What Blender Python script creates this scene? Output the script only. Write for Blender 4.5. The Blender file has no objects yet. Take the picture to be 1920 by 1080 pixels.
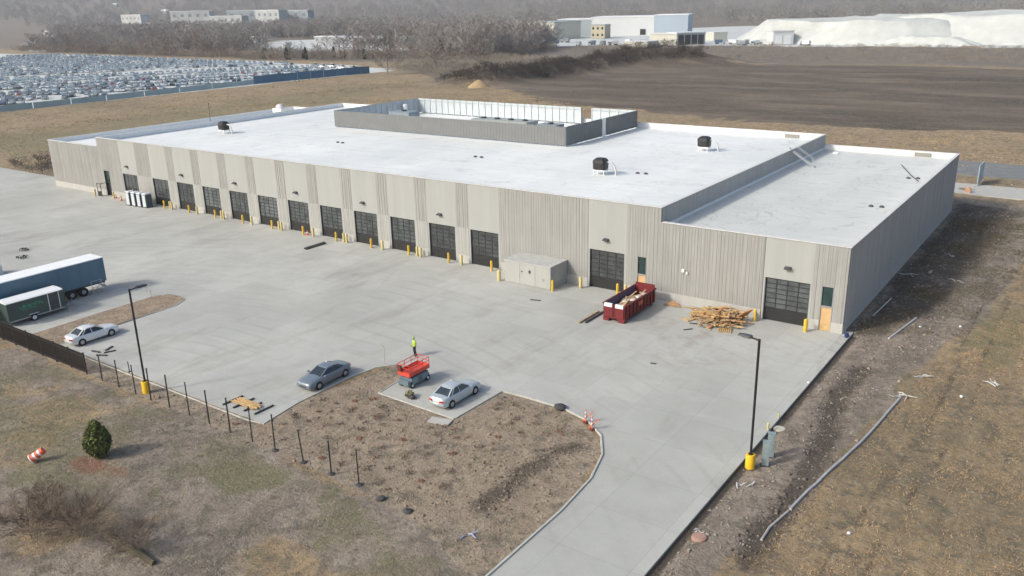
import bpy, bmesh, math, random
import numpy as np
from mathutils import Vector, Matrix, noise
random.seed(7); RNG = np.random.default_rng(7)
scene = bpy.context.scene
COL = scene.collection
R = math.radians

# ------------------------------------------------------------------ camera
CAM = (17.668, -76.659, 29.273); YAW, PITCH, ROLL = R(-35.516), R(18.369), R(-1.243); FPX = 1598.5
_f = Vector((math.sin(YAW)*math.cos(PITCH), math.cos(YAW)*math.cos(PITCH), -math.sin(PITCH)))
_rt = Vector((math.cos(YAW), -math.sin(YAW), 0)); _up = _rt.cross(_f)
_r2 = _rt*math.cos(ROLL)+_up*math.sin(ROLL); _u2 = -_rt*math.sin(ROLL)+_up*math.cos(ROLL)
cd = bpy.data.cameras.new('camera'); cam = bpy.data.objects.new('camera', cd); COL.objects.link(cam)
cd.sensor_width = 36; cd.lens = FPX/1920*36; cd.clip_end = 9000; cd.clip_start = .5
cam.matrix_world = Matrix(((_r2.x, _u2.x, -_f.x, CAM[0]), (_r2.y, _u2.y, -_f.y, CAM[1]), (_r2.z, _u2.z, -_f.z, CAM[2]), (0, 0, 0, 1)))
scene.camera = cam
def at(px, py, z=0.):
    "surveyed ground point: where the sight line through a photo pixel meets the level z"
    d = _f+_r2*((px-960)/FPX)-_u2*((py-540)/FPX)
    t = (z-CAM[2])/d.z
    return Vector(CAM)+d*t

# ------------------------------------------------------------------ light
SUN_EL = R(35); SX, SY = -0.52, -0.854           # the sun stands over the lower left
w = bpy.data.worlds.new('World'); scene.world = w; w.use_nodes = True
nt = w.node_tree; nt.nodes.clear()
sky = nt.nodes.new('ShaderNodeTexSky'); sky.sky_type = 'NISHITA'; sky.sun_disc = False
sky.sun_elevation = SUN_EL; sky.sun_rotation = math.atan2(SX, SY); sky.air_density = 1.0; sky.dust_density = 4.0; sky.ozone_density = 1.0
bg = nt.nodes.new('ShaderNodeBackground'); bg.inputs[1].default_value = .15
wo = nt.nodes.new('ShaderNodeOutputWorld'); nt.links.new(sky.outputs[0], bg.inputs[0]); nt.links.new(bg.outputs[0], wo.inputs[0])
sl = bpy.data.lights.new('sun', 'SUN'); so = bpy.data.objects.new('sun', sl); COL.objects.link(so)
sl.energy = 2.2; sl.angle = R(6); sl.color = (1, .975, .91)
sv = Vector((SX*math.cos(SUN_EL), SY*math.cos(SUN_EL), math.sin(SUN_EL)))
so.rotation_euler = sv.to_track_quat('Z', 'Y').to_euler(); so.location = (-60, -100, 120)
scene.view_settings.view_transform = 'Standard'; scene.view_settings.look = 'None'
scene.view_settings.exposure = 0.3; scene.view_settings.gamma = 1
scene.render.engine = 'CYCLES'

# ------------------------------------------------------------------ materials
MATS = {}
def nodes(name, rough=.8, metal=0.):
    m = bpy.data.materials.new(name); m.use_nodes = True; n = m.node_tree
    b = n.nodes['Principled BSDF']; b.inputs['Roughness'].default_value = rough; b.inputs['Metallic'].default_value = metal
    return m, n, b
def N(n, t, **k):
    o = n.nodes.new(t)
    for a, v in k.items():
        if a.startswith('i_'):
            key = a[2:]; o.inputs[int(key) if key.isdigit() else key].default_value = v
        else: setattr(o, a, v)
    return o
def pos(n, scale=(1, 1, 1)):
    g = N(n, 'ShaderNodeNewGeometry'); mp = N(n, 'ShaderNodeMapping'); mp.inputs['Scale'].default_value = scale
    n.links.new(g.outputs['Position'], mp.inputs[0]); return mp.outputs[0]
def noi(n, vec, sc, det=4, rough=.55):
    t = N(n, 'ShaderNodeTexNoise', i_Scale=sc, i_Detail=det, i_Roughness=rough); n.links.new(vec, t.inputs['Vector']); return t.outputs[0]
def ramp(n, fac, lo, hi, c0=(0, 0, 0, 1), c1=(1, 1, 1, 1)):
    r = N(n, 'ShaderNodeValToRGB'); r.color_ramp.elements[0].position = lo; r.color_ramp.elements[1].position = hi
    r.color_ramp.elements[0].color = c0; r.color_ramp.elements[1].color = c1
    n.links.new(fac, r.inputs[0]); return r.outputs[0]
def mixc(n, fac, a, b, mode='MIX'):
    m = N(n, 'ShaderNodeMix', data_type='RGBA', blend_type=mode)
    for sock, v in ((m.inputs[0], fac), (m.inputs[6], a), (m.inputs[7], b)):
        if isinstance(v, (int, float)): sock.default_value = v
        elif isinstance(v, (tuple, list)): sock.default_value = (*v[:3], 1)
        else: n.links.new(v, sock)
    return m.outputs[2]
def math_(n, op, a, b=0., clamp=False):
    m = N(n, 'ShaderNodeMath', operation=op, use_clamp=clamp)
    for s, v in ((m.inputs[0], a), (m.inputs[1], b)):
        if isinstance(v, (int, float)): s.default_value = v
        else: n.links.new(v, s)
    return m.outputs[0]
def bump(n, b, h, st=.3, dist=.05):
    bp = N(n, 'ShaderNodeBump', i_Strength=st, i_Distance=dist); n.links.new(h, bp.inputs['Height']); n.links.new(bp.outputs[0], b.inputs['Normal'])
def mat(name, col, rough=.7, metal=0., var=.12, sc=1.5, stretch=(1, 1, 1), dirt=None, dirt_amt=.3, coat=0, bmp=0):
    if name in MATS: return MATS[name]
    m, n, b = nodes(name, rough, metal)
    v = pos(n, stretch); f = noi(n, v, sc)
    c = mixc(n, ramp(n, f, .3, .7), tuple(x*(1-var) for x in col), tuple(min(1, x*(1+var)) for x in col))
    if dirt:
        f2 = noi(n, v, sc*.37, 6, .65)
        c = mixc(n, math_(n, 'MULTIPLY', ramp(n, f2, .5, .72), dirt_amt), c, dirt)
    n.links.new(c, b.inputs['Base Color'])
    b.inputs['Coat Weight'].default_value = coat
    if bmp: bump(n, b, f, bmp, .03)
    MATS[name] = m; return m

# concrete yard
def yard_mat():
    m, n, b = nodes('yard_concrete', .85)
    p = pos(n)
    big = noi(n, p, .06, 5, .6); mid = noi(n, p, .45, 6, .7); fine = noi(n, p, 6, 3, .6)
    c = mixc(n, ramp(n, big, .35, .65), (.365, .375, .345), (.465, .472, .435))
    c = mixc(n, math_(n, 'MULTIPLY', ramp(n, mid, .45, .7), .5), c, (.34, .33, .30)); c = mixc(n, math_(n, 'MULTIPLY', ramp(n, noi(n, pos(n, (1, .3, 1)), .22, 6, .7), .53, .66), .45), c, (.25, .24, .21)); c = mixc(n, math_(n, 'MULTIPLY', ramp(n, noi(n, pos(n, (.25, 1, 1)), .3, 6, .7), .6, .72), .35), c, (.50, .505, .48))
    c = mixc(n, math_(n, 'MULTIPLY', ramp(n, fine, .35, .75), .22), c, (.29, .29, .275))
    # tyre tracks: long soft arcs
    w1 = N(n, 'ShaderNodeTexWave', wave_type='RINGS', rings_direction='Z', i_Scale=.16, i_Distortion=9., i_Detail=3)
    w1.inputs['Detail Scale'].default_value = .25
    mp = N(n, 'ShaderNodeMapping'); mp.inputs['Location'].default_value = (40, 75, 0); n.links.new(p, mp.inputs[0]); n.links.new(mp.outputs[0], w1.inputs['Vector'])
    tr = ramp(n, w1.outputs['Fac'], .82, 1.0); brk = ramp(n, noi(n, p, .11, 3), .45, .62)
    c = mixc(n, math_(n, 'MULTIPLY', math_(n, 'MULTIPLY', tr, brk), .22), c, (.23, .225, .21))
    # slab by slab tone + sawn joints
    br = N(n, 'ShaderNodeTexBrick', offset=0., i_Scale=1.)
    br.inputs['Color1'].default_value = (.93, .93, .93, 1); br.inputs['Color2'].default_value = (1.05, 1.05, 1.05, 1); br.inputs['Mortar'].default_value = (.7, .7, .7, 1)
    br.inputs['Mortar Size'].default_value = .022; br.inputs['Brick Width'].default_value = 4.6; br.inputs['Row Height'].default_value = 4.6; br.inputs['Mortar Smooth'].default_value = .6
    br.inputs['Scale'].default_value = 1; n.links.new(p, br.inputs['Vector'])
    c = mixc(n, .75, c, br.outputs['Color'], 'MULTIPLY')
    st = noi(n, p, .85, 8, .78); c = mixc(n, math_(n, 'MULTIPLY', ramp(n, st, .62, .72), .5), c, (.20, .19, .17)); c = mixc(n, math_(n, 'MULTIPLY', ramp(n, st, .30, .38, (1, 1, 1, 1), (0, 0, 0, 1)), .4), c, (.52, .525, .49))
    # spilled mud near the scrap pile and tracked soil along the edges
    g = N(n, 'ShaderNodeNewGeometry'); vd = N(n, 'ShaderNodeVectorMath', operation='DISTANCE'); vd.inputs[1].default_value = (-10.5, -8, 0)
    n.links.new(g.outputs['Position'], vd.inputs[0])
    near = math_(n, 'SUBTRACT', 1.15, math_(n, 'DIVIDE', vd.outputs['Value'], 8.5), True)
    mud = math_(n, 'MULTIPLY', near, ramp(n, noi(n, p, .5, 6, .7), .48, .62))
    c = mixc(n, math_(n, 'MULTIPLY', mud, .5), c, (.25, .21, .17))
    n.links.new(c, b.inputs['Base Color']); bump(n, b, fine, .15, .02); return m
M_YARD = yard_mat()
def wall_mat(name, c0, c1, streak=1., amt=.5):
    m, n, b = nodes(name, .9)
    s = noi(n, pos(n, (1, 1, .03)), 2.6*streak, 4, .7)
    f = noi(n, pos(n), .35, 5, .6)
    c = mixc(n, ramp(n, s, .34, .66), c0, c1)
    c = mixc(n, math_(n, 'MULTIPLY', ramp(n, f, .4, .65), amt*.4), c, tuple(x*.8 for x in c0))
    f3 = noi(n, pos(n, (1, 1, .15)), .9, 5, .65)
    c = mixc(n, math_(n, 'MULTIPLY', ramp(n, f3, .55, .75), .2), c, (.27, .25, .225))
    n.links.new(c, b.inputs['Base Color']); bump(n, b, noi(n, pos(n), 9, 3), .12, .02); return m
M_RIB = wall_mat('ribbed_concrete', (.262, .264, .248), (.34, .342, .325), 1.5)
M_RIBS = wall_mat('ribbed_concrete_side', (.375, .375, .365), (.44, .44, .43), .8, .3)
M_SMO = wall_mat('smooth_concrete', (.325, .338, .322), (.36, .373, .355), .25, .25)
M_PIER = wall_mat('pier_concrete', (.31, .312, .295), (.375, .376, .355), 1.2, .4)
M_BASE = wall_mat('base_concrete', (.39, .385, .355), (.45, .445, .415), .4, .3)
def roof_mat(name, c0, c1, dirt=.22):
    m, n, b = nodes(name, .55)
    p = pos(n)
    f = noi(n, pos(n, (1, .35, 1)), .09, 6, .65); f2 = noi(n, pos(n, (.12, 1, 1)), .8, 5, .6)
    c = mixc(n, ramp(n, f, .35, .66), c0, c1)
    c = mixc(n, math_(n, 'MULTIPLY', ramp(n, f2, .5, .75), .35), c, tuple(x*.82 for x in c0))
    f3 = noi(n, p, .22, 6, .72)
    c = mixc(n, math_(n, 'MULTIPLY', ramp(n, f3, .55, .70), .4), c, (.42, .42, .37)); w_ = N(n, 'ShaderNodeTexNoise', i_Scale=.09, i_Detail=3, i_Distortion=2.5); n.links.new(p, w_.inputs['Vector']); ln = math_(n, 'ABSOLUTE', math_(n, 'SUBTRACT', w_.outputs[0], .5)); c = mixc(n, math_(n, 'MULTIPLY', ramp(n, ln, .0, .012, (1, 1, 1, 1), (0, 0, 0, 1)), dirt), c, (.34, .32, .26))
    br = N(n, 'ShaderNodeTexBrick', offset=.5); n.links.new(p, br.inputs['Vector'])
    for k, v in (('Scale', 1), ('Mortar Size', .045), ('Brick Width', 30), ('Row Height', 3.05), ('Mortar Smooth', .7)): br.inputs[k].default_value = v
    br.inputs['Color1'].default_value = (1, 1, 1, 1); br.inputs['Color2'].default_value = (.965, .965, .965, 1); br.inputs['Mortar'].default_value = (.8, .8, .8, 1)
    c = mixc(n, .8, c, br.outputs['Color'], 'MULTIPLY')
    n.links.new(c, b.inputs['Base Color']); return m
M_ROOF = roof_mat('roof_membrane', (.66, .69, .67), (.79, .81, .785))
M_ROOF2 = roof_mat('roof_membrane_lower', (.54, .56, .53), (.67, .685, .645), .5)
M_COP = mat('coping_metal', (.62, .62, .60), .5, 0, .05)
M_WHITE = mat('white_membrane', (.76, .78, .78), .6, 0, .05)
M_BLACK = mat('black_metal', (.018, .019, .02), .45, 0, .2)
M_DKGR = mat('dark_grey_metal', (.06, .065, .07), .5, 0, .15)
M_GREY = mat('grey_metal', (.30, .32, .33), .5, .2, .1)
M_GALV = mat('galvanised_metal', (.42, .45, .47), .5, .3, .12, 3)
M_YEL = mat('yellow_paint', (.62, .40, .03), .5, 0, .12, 3, dirt=(.35, .25, .08), dirt_amt=.4)
M_YELP = mat('pale_yellow_cover', (.55, .47, .20), .5, 0, .12, 3, dirt=(.4, .33, .15), dirt_amt=.5)
M_TYRE = mat('tyre_rubber', (.016, .016, .017), .85)
M_RIM = mat('wheel_rim', (.45, .46, .47), .35, .6)
def glass_mat(name, col, rough=.12):
    m, n, b = nodes(name, rough); b.inputs['Base Color'].default_value = (*col, 1)
    b.inputs['Specular IOR Level'].default_value = .6; f = noi(n, pos(n), .9, 2)
    c = mixc(n, ramp(n, f, .35, .65), tuple(x*.7 for x in col), tuple(x*1.3 for x in col)); oi = N(n, 'ShaderNodeObjectInfo'); c = mixc(n, 1., c, ramp(n, oi.outputs['Random'], 0, 1, (.6, .6, .6, 1), (1.5, 1.5, 1.45, 1)), 'MULTIPLY'); n.links.new(c, b.inputs['Base Color']); MATS[name] = m; return m
M_GLASS = glass_mat('door_glass', (.075, .085, .09), .22)
M_CGLASS = glass_mat('car_glass', (.03, .045, .055), .08)
M_DARKG = glass_mat('dark_glass', (.012, .03, .03), .15)
M_WOOD = mat('raw_lumber', (.50, .34, .15), .8, 0, .25, 2.5, dirt=(.33, .2, .1), dirt_amt=.5)
M_WOOD2 = mat('weathered_lumber', (.38, .27, .16), .85, 0, .3, 2.5)
M_WOOD3 = mat('orange_lumber', (.42, .21, .09), .85, 0, .25, 2.5)
M_PLY = mat('plywood', (.55, .36, .18), .8, 0, .12, 1.2)
M_DKWD = mat('dark_timber', (.055, .055, .055), .85, 0, .3, 2)
M_KERB = mat('kerb_concrete', (.43, .435, .395), .9, 0, .1, 2, dirt=(.25, .22, .18), dirt_amt=.6)
M_RED = mat('dumpster_red', (.15, .014, .018), .55, 0, .22, 2, dirt=(.10, .03, .025), dirt_amt=.6)
M_SRED = mat('lift_red', (.60, .07, .045), .45, 0, .1)
M_ORG = mat('safety_orange', (.75, .12, .05), .55, 0, .1)
M_PWHT = mat('white_plastic', (.72, .73, .73), .5, 0, .05)
M_SALT = mat('salt_white', (.48, .505, .485), .95, 0, .1, .12, dirt=(.37, .36, .31), dirt_amt=.7, bmp=1.)

# ------------------------------------------------------------------ mesh helpers
class MB:
    def __init__(s): s.v = []; s.f = []; s.m = []
    def add(s, vs, fs, m=0):
        o = len(s.v); s.v += [tuple(v) for v in vs]; s.f += [tuple(i+o for i in f) for f in fs]; s.m += [m]*len(fs); return s
    def box(s, x0, x1, y0, y1, z0, z1, m=0, rz=0, c=None):
        vs = [(x, y, z) for z in (z0, z1) for y in (y0, y1) for x in (x0, x1)]
        if rz:
            c = c or ((x0+x1)/2, (y0+y1)/2); ca, sa = math.cos(rz), math.sin(rz)
            vs = [(c[0]+(x-c[0])*ca-(y-c[1])*sa, c[1]+(x-c[0])*sa+(y-c[1])*ca, z) for x, y, z in vs]
        return s.add(vs, [(0, 2, 3, 1), (4, 5, 7, 6), (0, 1, 5, 4), (2, 6, 7, 3), (0, 4, 6, 2), (1, 3, 7, 5)], m)
    def beam(s, a, b, w, h=None, m=0):
        a, b = Vector(a), Vector(b); h = h or w; d = (b-a).normalized()
        u = d.cross(Vector((0, 0, 1))); u = u.normalized() if u.length > 1e-4 else Vector((1, 0, 0)); v = u.cross(d)
        q = [(-w/2, -h/2), (w/2, -h/2), (w/2, h/2), (-w/2, h/2)]
        return s.add([p+u*x+v*y for p in (a, b) for x, y in q], [(3, 2, 1, 0), (4, 5, 6, 7), (0, 1, 5, 4), (1, 2, 6, 5), (2, 3, 7, 6), (3, 0, 4, 7)], m)
    def tube(s, path, r, n=10, m=0, caps=True):
        path = [Vector(p) for p in path]; k = len(path); rs = r if isinstance(r, (list, tuple)) else [r]*k
        o = len(s.v); pu = None
        for i, p in enumerate(path):
            d = (path[min(i+1, k-1)]-path[max(i-1, 0)]).normalized()
            if pu is None: u = d.cross(Vector((0, 0, 1))); u = u.normalized() if u.length > 1e-3 else Vector((1, 0, 0))
            else: u = (pu-d*pu.dot(d)).normalized()
            pu = u; v = d.cross(u)
            for j in range(n): a = 2*math.pi*j/n; s.v.append(tuple(p+(u*math.cos(a)+v*math.sin(a))*rs[i]))
        for i in range(k-1):
            for j in range(n): s.f.append((o+i*n+j, o+i*n+(j+1) % n, o+(i+1)*n+(j+1) % n, o+(i+1)*n+j)); s.m.append(m)
        if caps: s.f += [tuple(o+j for j in range(n))[::-1], tuple(o+(k-1)*n+j for j in range(n))]; s.m += [m, m]
        return s
    def lathe(s, prof, c=(0, 0, 0), n=16, m=0):
        return s.tube([(c[0], c[1], c[2]+z) for r, z in prof], [r for r, z in prof], n, m)
    def loft(s, rings, m=0, close=True):
        o = len(s.v); n = len(rings[0])
        for r in rings: s.v += [tuple(p) for p in r]
        for i in range(len(rings)-1):
            for j in range(n): s.f.append((o+i*n+j, o+i*n+(j+1) % n, o+(i+1)*n+(j+1) % n, o+(i+1)*n+j)); s.m.append(m)
        if close: s.f += [tuple(o+j for j in range(n))[::-1], tuple(o+(len(rings)-1)*n+j for j in range(n))]; s.m += [m, m]
        return s
    def prism(s, poly, z0, z1, m=0):
        n = len(poly); return s.add([(p[0], p[1], z) for z in (z0, z1) for p in poly],
            [tuple(range(n))[::-1], tuple(range(n, 2*n))]+[(i, (i+1) % n, n+(i+1) % n, n+i) for i in range(n)], m)
    def mesh(s, name, mats, smooth=False, fix=True):
        me = bpy.data.meshes.new(name); me.from_pydata(s.v, [], s.f)
        for m in (mats if isinstance(mats, (list, tuple)) else [mats]): me.materials.append(m)
        me.polygons.foreach_set('material_index', s.m)
        if fix and len(s.f) < 60000:
            bm = bmesh.new(); bm.from_mesh(me); bmesh.ops.recalc_face_normals(bm, faces=bm.faces); bm.to_mesh(me); bm.free()
        if smooth:
            me.shade_smooth()
            try: me.set_sharp_from_angle(angle=R(40))
            except Exception: pass
        me.update(); return me
    def build(s, name, mats, parent=None, smooth=False, loc=None, rz=0):
        o = bpy.data.objects.new(name, s.mesh(name, mats, smooth)); COL.objects.link(o)
        if parent: o.parent = parent
        if loc is not None: o.location = loc
        if rz: o.rotation_euler = (0, 0, rz)
        return o
def tag(o, label=None, cat=None, group=None, kind=None):
    for k, v in (('label', label), ('category', cat), ('group', group), ('kind', kind)):
        if v: o[k] = v
    return o
def empty(name, loc=(0, 0, 0), rz=0, label=None, cat=None, group=None):
    o = bpy.data.objects.new(name, None); COL.objects.link(o); o.location = loc; o.rotation_euler = (0, 0, rz); o.empty_display_size = .3
    return tag(o, label, cat, group)
def dup(root, loc=None, rz=None, label=None, scale=None):
    r = root.copy(); COL.objects.link(r)
    if loc is not None: r.location = loc
    if rz is not None: r.rotation_euler = (0, 0, rz)
    if label: r['label'] = label
    if scale: r.scale = scale
    def rec(a, b):
        for ch in list(a.children):
            c = ch.copy(); COL.objects.link(c); c.parent = b; rec(ch, c)
    rec(root, r); return r
ORD = ['first', 'second', 'third', 'fourth', 'fifth', 'sixth', 'seventh', 'eighth', 'ninth', 'tenth', 'eleventh', 'twelfth', 'thirteenth', 'fourteenth']

def leafball(n, rad, hh, sc_, seed, shape=None):
    r3 = random.Random(seed); mb = MB()
    for k in range(n):
        while True:
            x, y, z = r3.uniform(-1, 1), r3.uniform(-1, 1), r3.uniform(-1, 1); q = x*x+y*y+z*z
            if q < 1 and q > .2: break
        z2 = (z+1)/2; w_ = shape(z2) if shape else 1; c = Vector((x*rad*w_, y*rad*w_, z2*hh)); a = Vector((r3.gauss(0, 1), r3.gauss(0, 1), r3.gauss(0, 1))).normalized()*sc_*r3.uniform(.5, 1.3); b_ = a.cross(Vector((r3.gauss(0, 1), r3.gauss(0, 1), r3.gauss(0, 1)))).normalized()*sc_*.5
        mb.add([c-a, c+b_, c+a, c-b_], [(0, 1, 2, 3)])
    return mb

# ------------------------------------------------------------------ site outlines (metres; x along the facade, y into the depth)
XR = 0.75
drive = [(-6.3, -62), (-6.25, -44), (-6.25, -38.5), (-6.6, -34.3), (-7.5, -31.2), (-8.9, -28.9), (-10.9, -27.4), (-13.4, -26.7), (-16.8, -26.6), (-19.1, -26.7)]
notch = [(-19.4, -32.55), (-27.3, -32.3), (-27.8, -27.0)]
isl = [(-30.0, -27.2), (-31.1, -28.7), (-31.5, -31.5), (-31.5, -37.0), (-30.9, -40.9)]
YARD = [(XR, -62), (XR, -.35), (.35, -.35), (.35, 57), (-137.9, 57), (-138.2, 5.0), (-152, 4.2), (-250, 4.2), (-250, -41.2)]+isl[::-1]+notch[::-1]+drive[::-1]
STRIP = [(-64.9, -41.0), (-65.1, -27.6), (-64.2, -26.5), (-62.7, -26.1), (-61.2, -26.6), (-60.3, -28.2), (-60.0, -41.0)]
YA = np.array(YARD)
def sdist(P, poly, closed=True):
    P = np.asarray(P, float); d = np.full(len(P), 1e9); A = np.array(poly, float); n = len(A)
    for i in range(n if closed else n-1):
        a, b = A[i], A[(i+1) % n]; ab = b-a; t = np.clip(((P-a)@ab)/(ab@ab+1e-9), 0, 1)
        d = np.minimum(d, np.hypot(*(P-(a+t[:, None]*ab)).T))
    if not closed: return d
    x, y = P.T; ins = np.zeros(len(P), bool); j = n-1
    for i in range(n):
        xi, yi = A[i]; xj, yj = A[j]
        c = ((yi > y) != (yj > y)) & (x < (xj-xi)*(y-yi)/(yj-yi+1e-12)+xi); ins ^= c; j = i
    return np.where(ins, -d, d)
def pxs(l): return [tuple(at(x, y).xy) for x, y in l]
LOT = [(-276, 40), (-279, 93), (-281, 139), (-281.5, 176), (-277, 224), (-265, 213), (-272, 240), (-330, 262), (-440, 272), (-660, 285), (-900, 250), (-900, -60), (-276, -60)]
LOT = [p for p in LOT if p != (-265, 213)]
PLOW = [(-192, 200), (-150, 168), (-130, 152), (-96, 146), (-60, 136), (-34, 135.5), (-4, 144), (40, 160), (120, 190), (120, 380), (-26, 334), (-108, 334), (-183, 318), (-190, 264)]
SALTY = [(-330, 470), (-280, 500), (-235, 492), (-200, 500), (-46, 508), (200, 520), (300, 900), (-300, 1000), (-520, 720), (-500, 600), (-380, 560)]

def smooth(e0, e1, x): t = np.clip((x-e0)/(e1-e0), 0, 1); return t*t*(3-2*t)
_G = RNG.random((257, 257))
def vn(x, y, s):
    x = np.asarray(x)/s; y = np.asarray(y)/s; xi = np.floor(x).astype(int); yi = np.floor(y).astype(int); fx = x-xi; fy = y-yi
    fx = fx*fx*(3-2*fx); fy = fy*fy*(3-2*fy); a = lambda i, j: _G[(xi+i) % 257, (yi+j) % 257]
    return (a(0, 0)*(1-fx)+a(1, 0)*fx)*(1-fy)+(a(0, 1)*(1-fx)+a(1, 1)*fx)*fy
def fbm(x, y, s, o=4):
    r = 0; a = .5; t = 0
    for k in range(o): r = r+a*vn(np.asarray(x)+13.7*k, np.asarray(y)-7.3*k, s/2**k); t += a; a *= .55
    return r/t
MOUNDS = [(-197, 190, 9, 2.2), (-192, 203, 11, 3), (-190, 220, 11, 3.2), (-190, 240, 12, 3), (-190, 262, 13, 3.2), (-186, 283, 13, 3.4), (-181, 305, 15, 4.5), (-170, 325, 18, 4.5), (-150, 333, 15, 2.6), (-184, 186, 5, 0)]
def height(x, y):
    x = np.asarray(x, float); y = np.asarray(y, float); P = np.stack([x, y], 1)
    d = sdist(P, YARD); do = np.clip(d, 0, None)
    dl = np.clip(sdist(P, LOT), 0, None)
    k = smooth(.3, 7, do)*smooth(0, 6, dl)
    h = -.04+(fbm(x, y, 9, 4)-.5)*.6*k+.07*k+(fbm(x+50, y, 2.2, 3)-.5)*.16*smooth(.15, 1.2, do)
    far = np.hypot(x, y)
    h += (fbm(x, y, 60, 3)-.5)*2.0*smooth(60, 260, do)*smooth(0, 30, dl)*smooth(1200, 800, far)
    for mx, my, s, a in MOUNDS: h += 1.5*a*np.exp(-((x-mx)**2+(y-my)**2)/(s*s*.6))*(.5+1.0*fbm(x, y, 6, 4))
    # worked soil and ruts on the right of the drive
    rut = np.abs(sdist(P, pxs([(1620, 690), (1570, 740), (1545, 830), (1510, 900), (1400, 1050)]), False))
    h -= .22*np.exp(-(rut/.9)**2)
    for off in (9.2, 11.0, 13.2): h -= .10*np.exp(-((x-off-.02*(y+30)+.5*np.sin(y*.13))/.22)**2)*smooth(1, 3, do)*(y < 20)*(x > 0)
    ed = (x > .3)*(y < 1)*smooth(0, .15, do)*smooth(1.1, .35, do); h -= .22*ed
    # a drainage dip left of the building
    h -= 1.2*np.exp(-((x+205)/18)**2)*smooth(-40, 60, y)*smooth(300, 100, y)
    # ridge on the horizon
    rid = smooth(1500, 3300, far)*(smooth(-300, -1500, x)*62+10)*(.75+.5*fbm(x, y, 700, 3)); h += rid
    return h
def H(x, y): return float(height([x], [y])[0])

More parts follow.
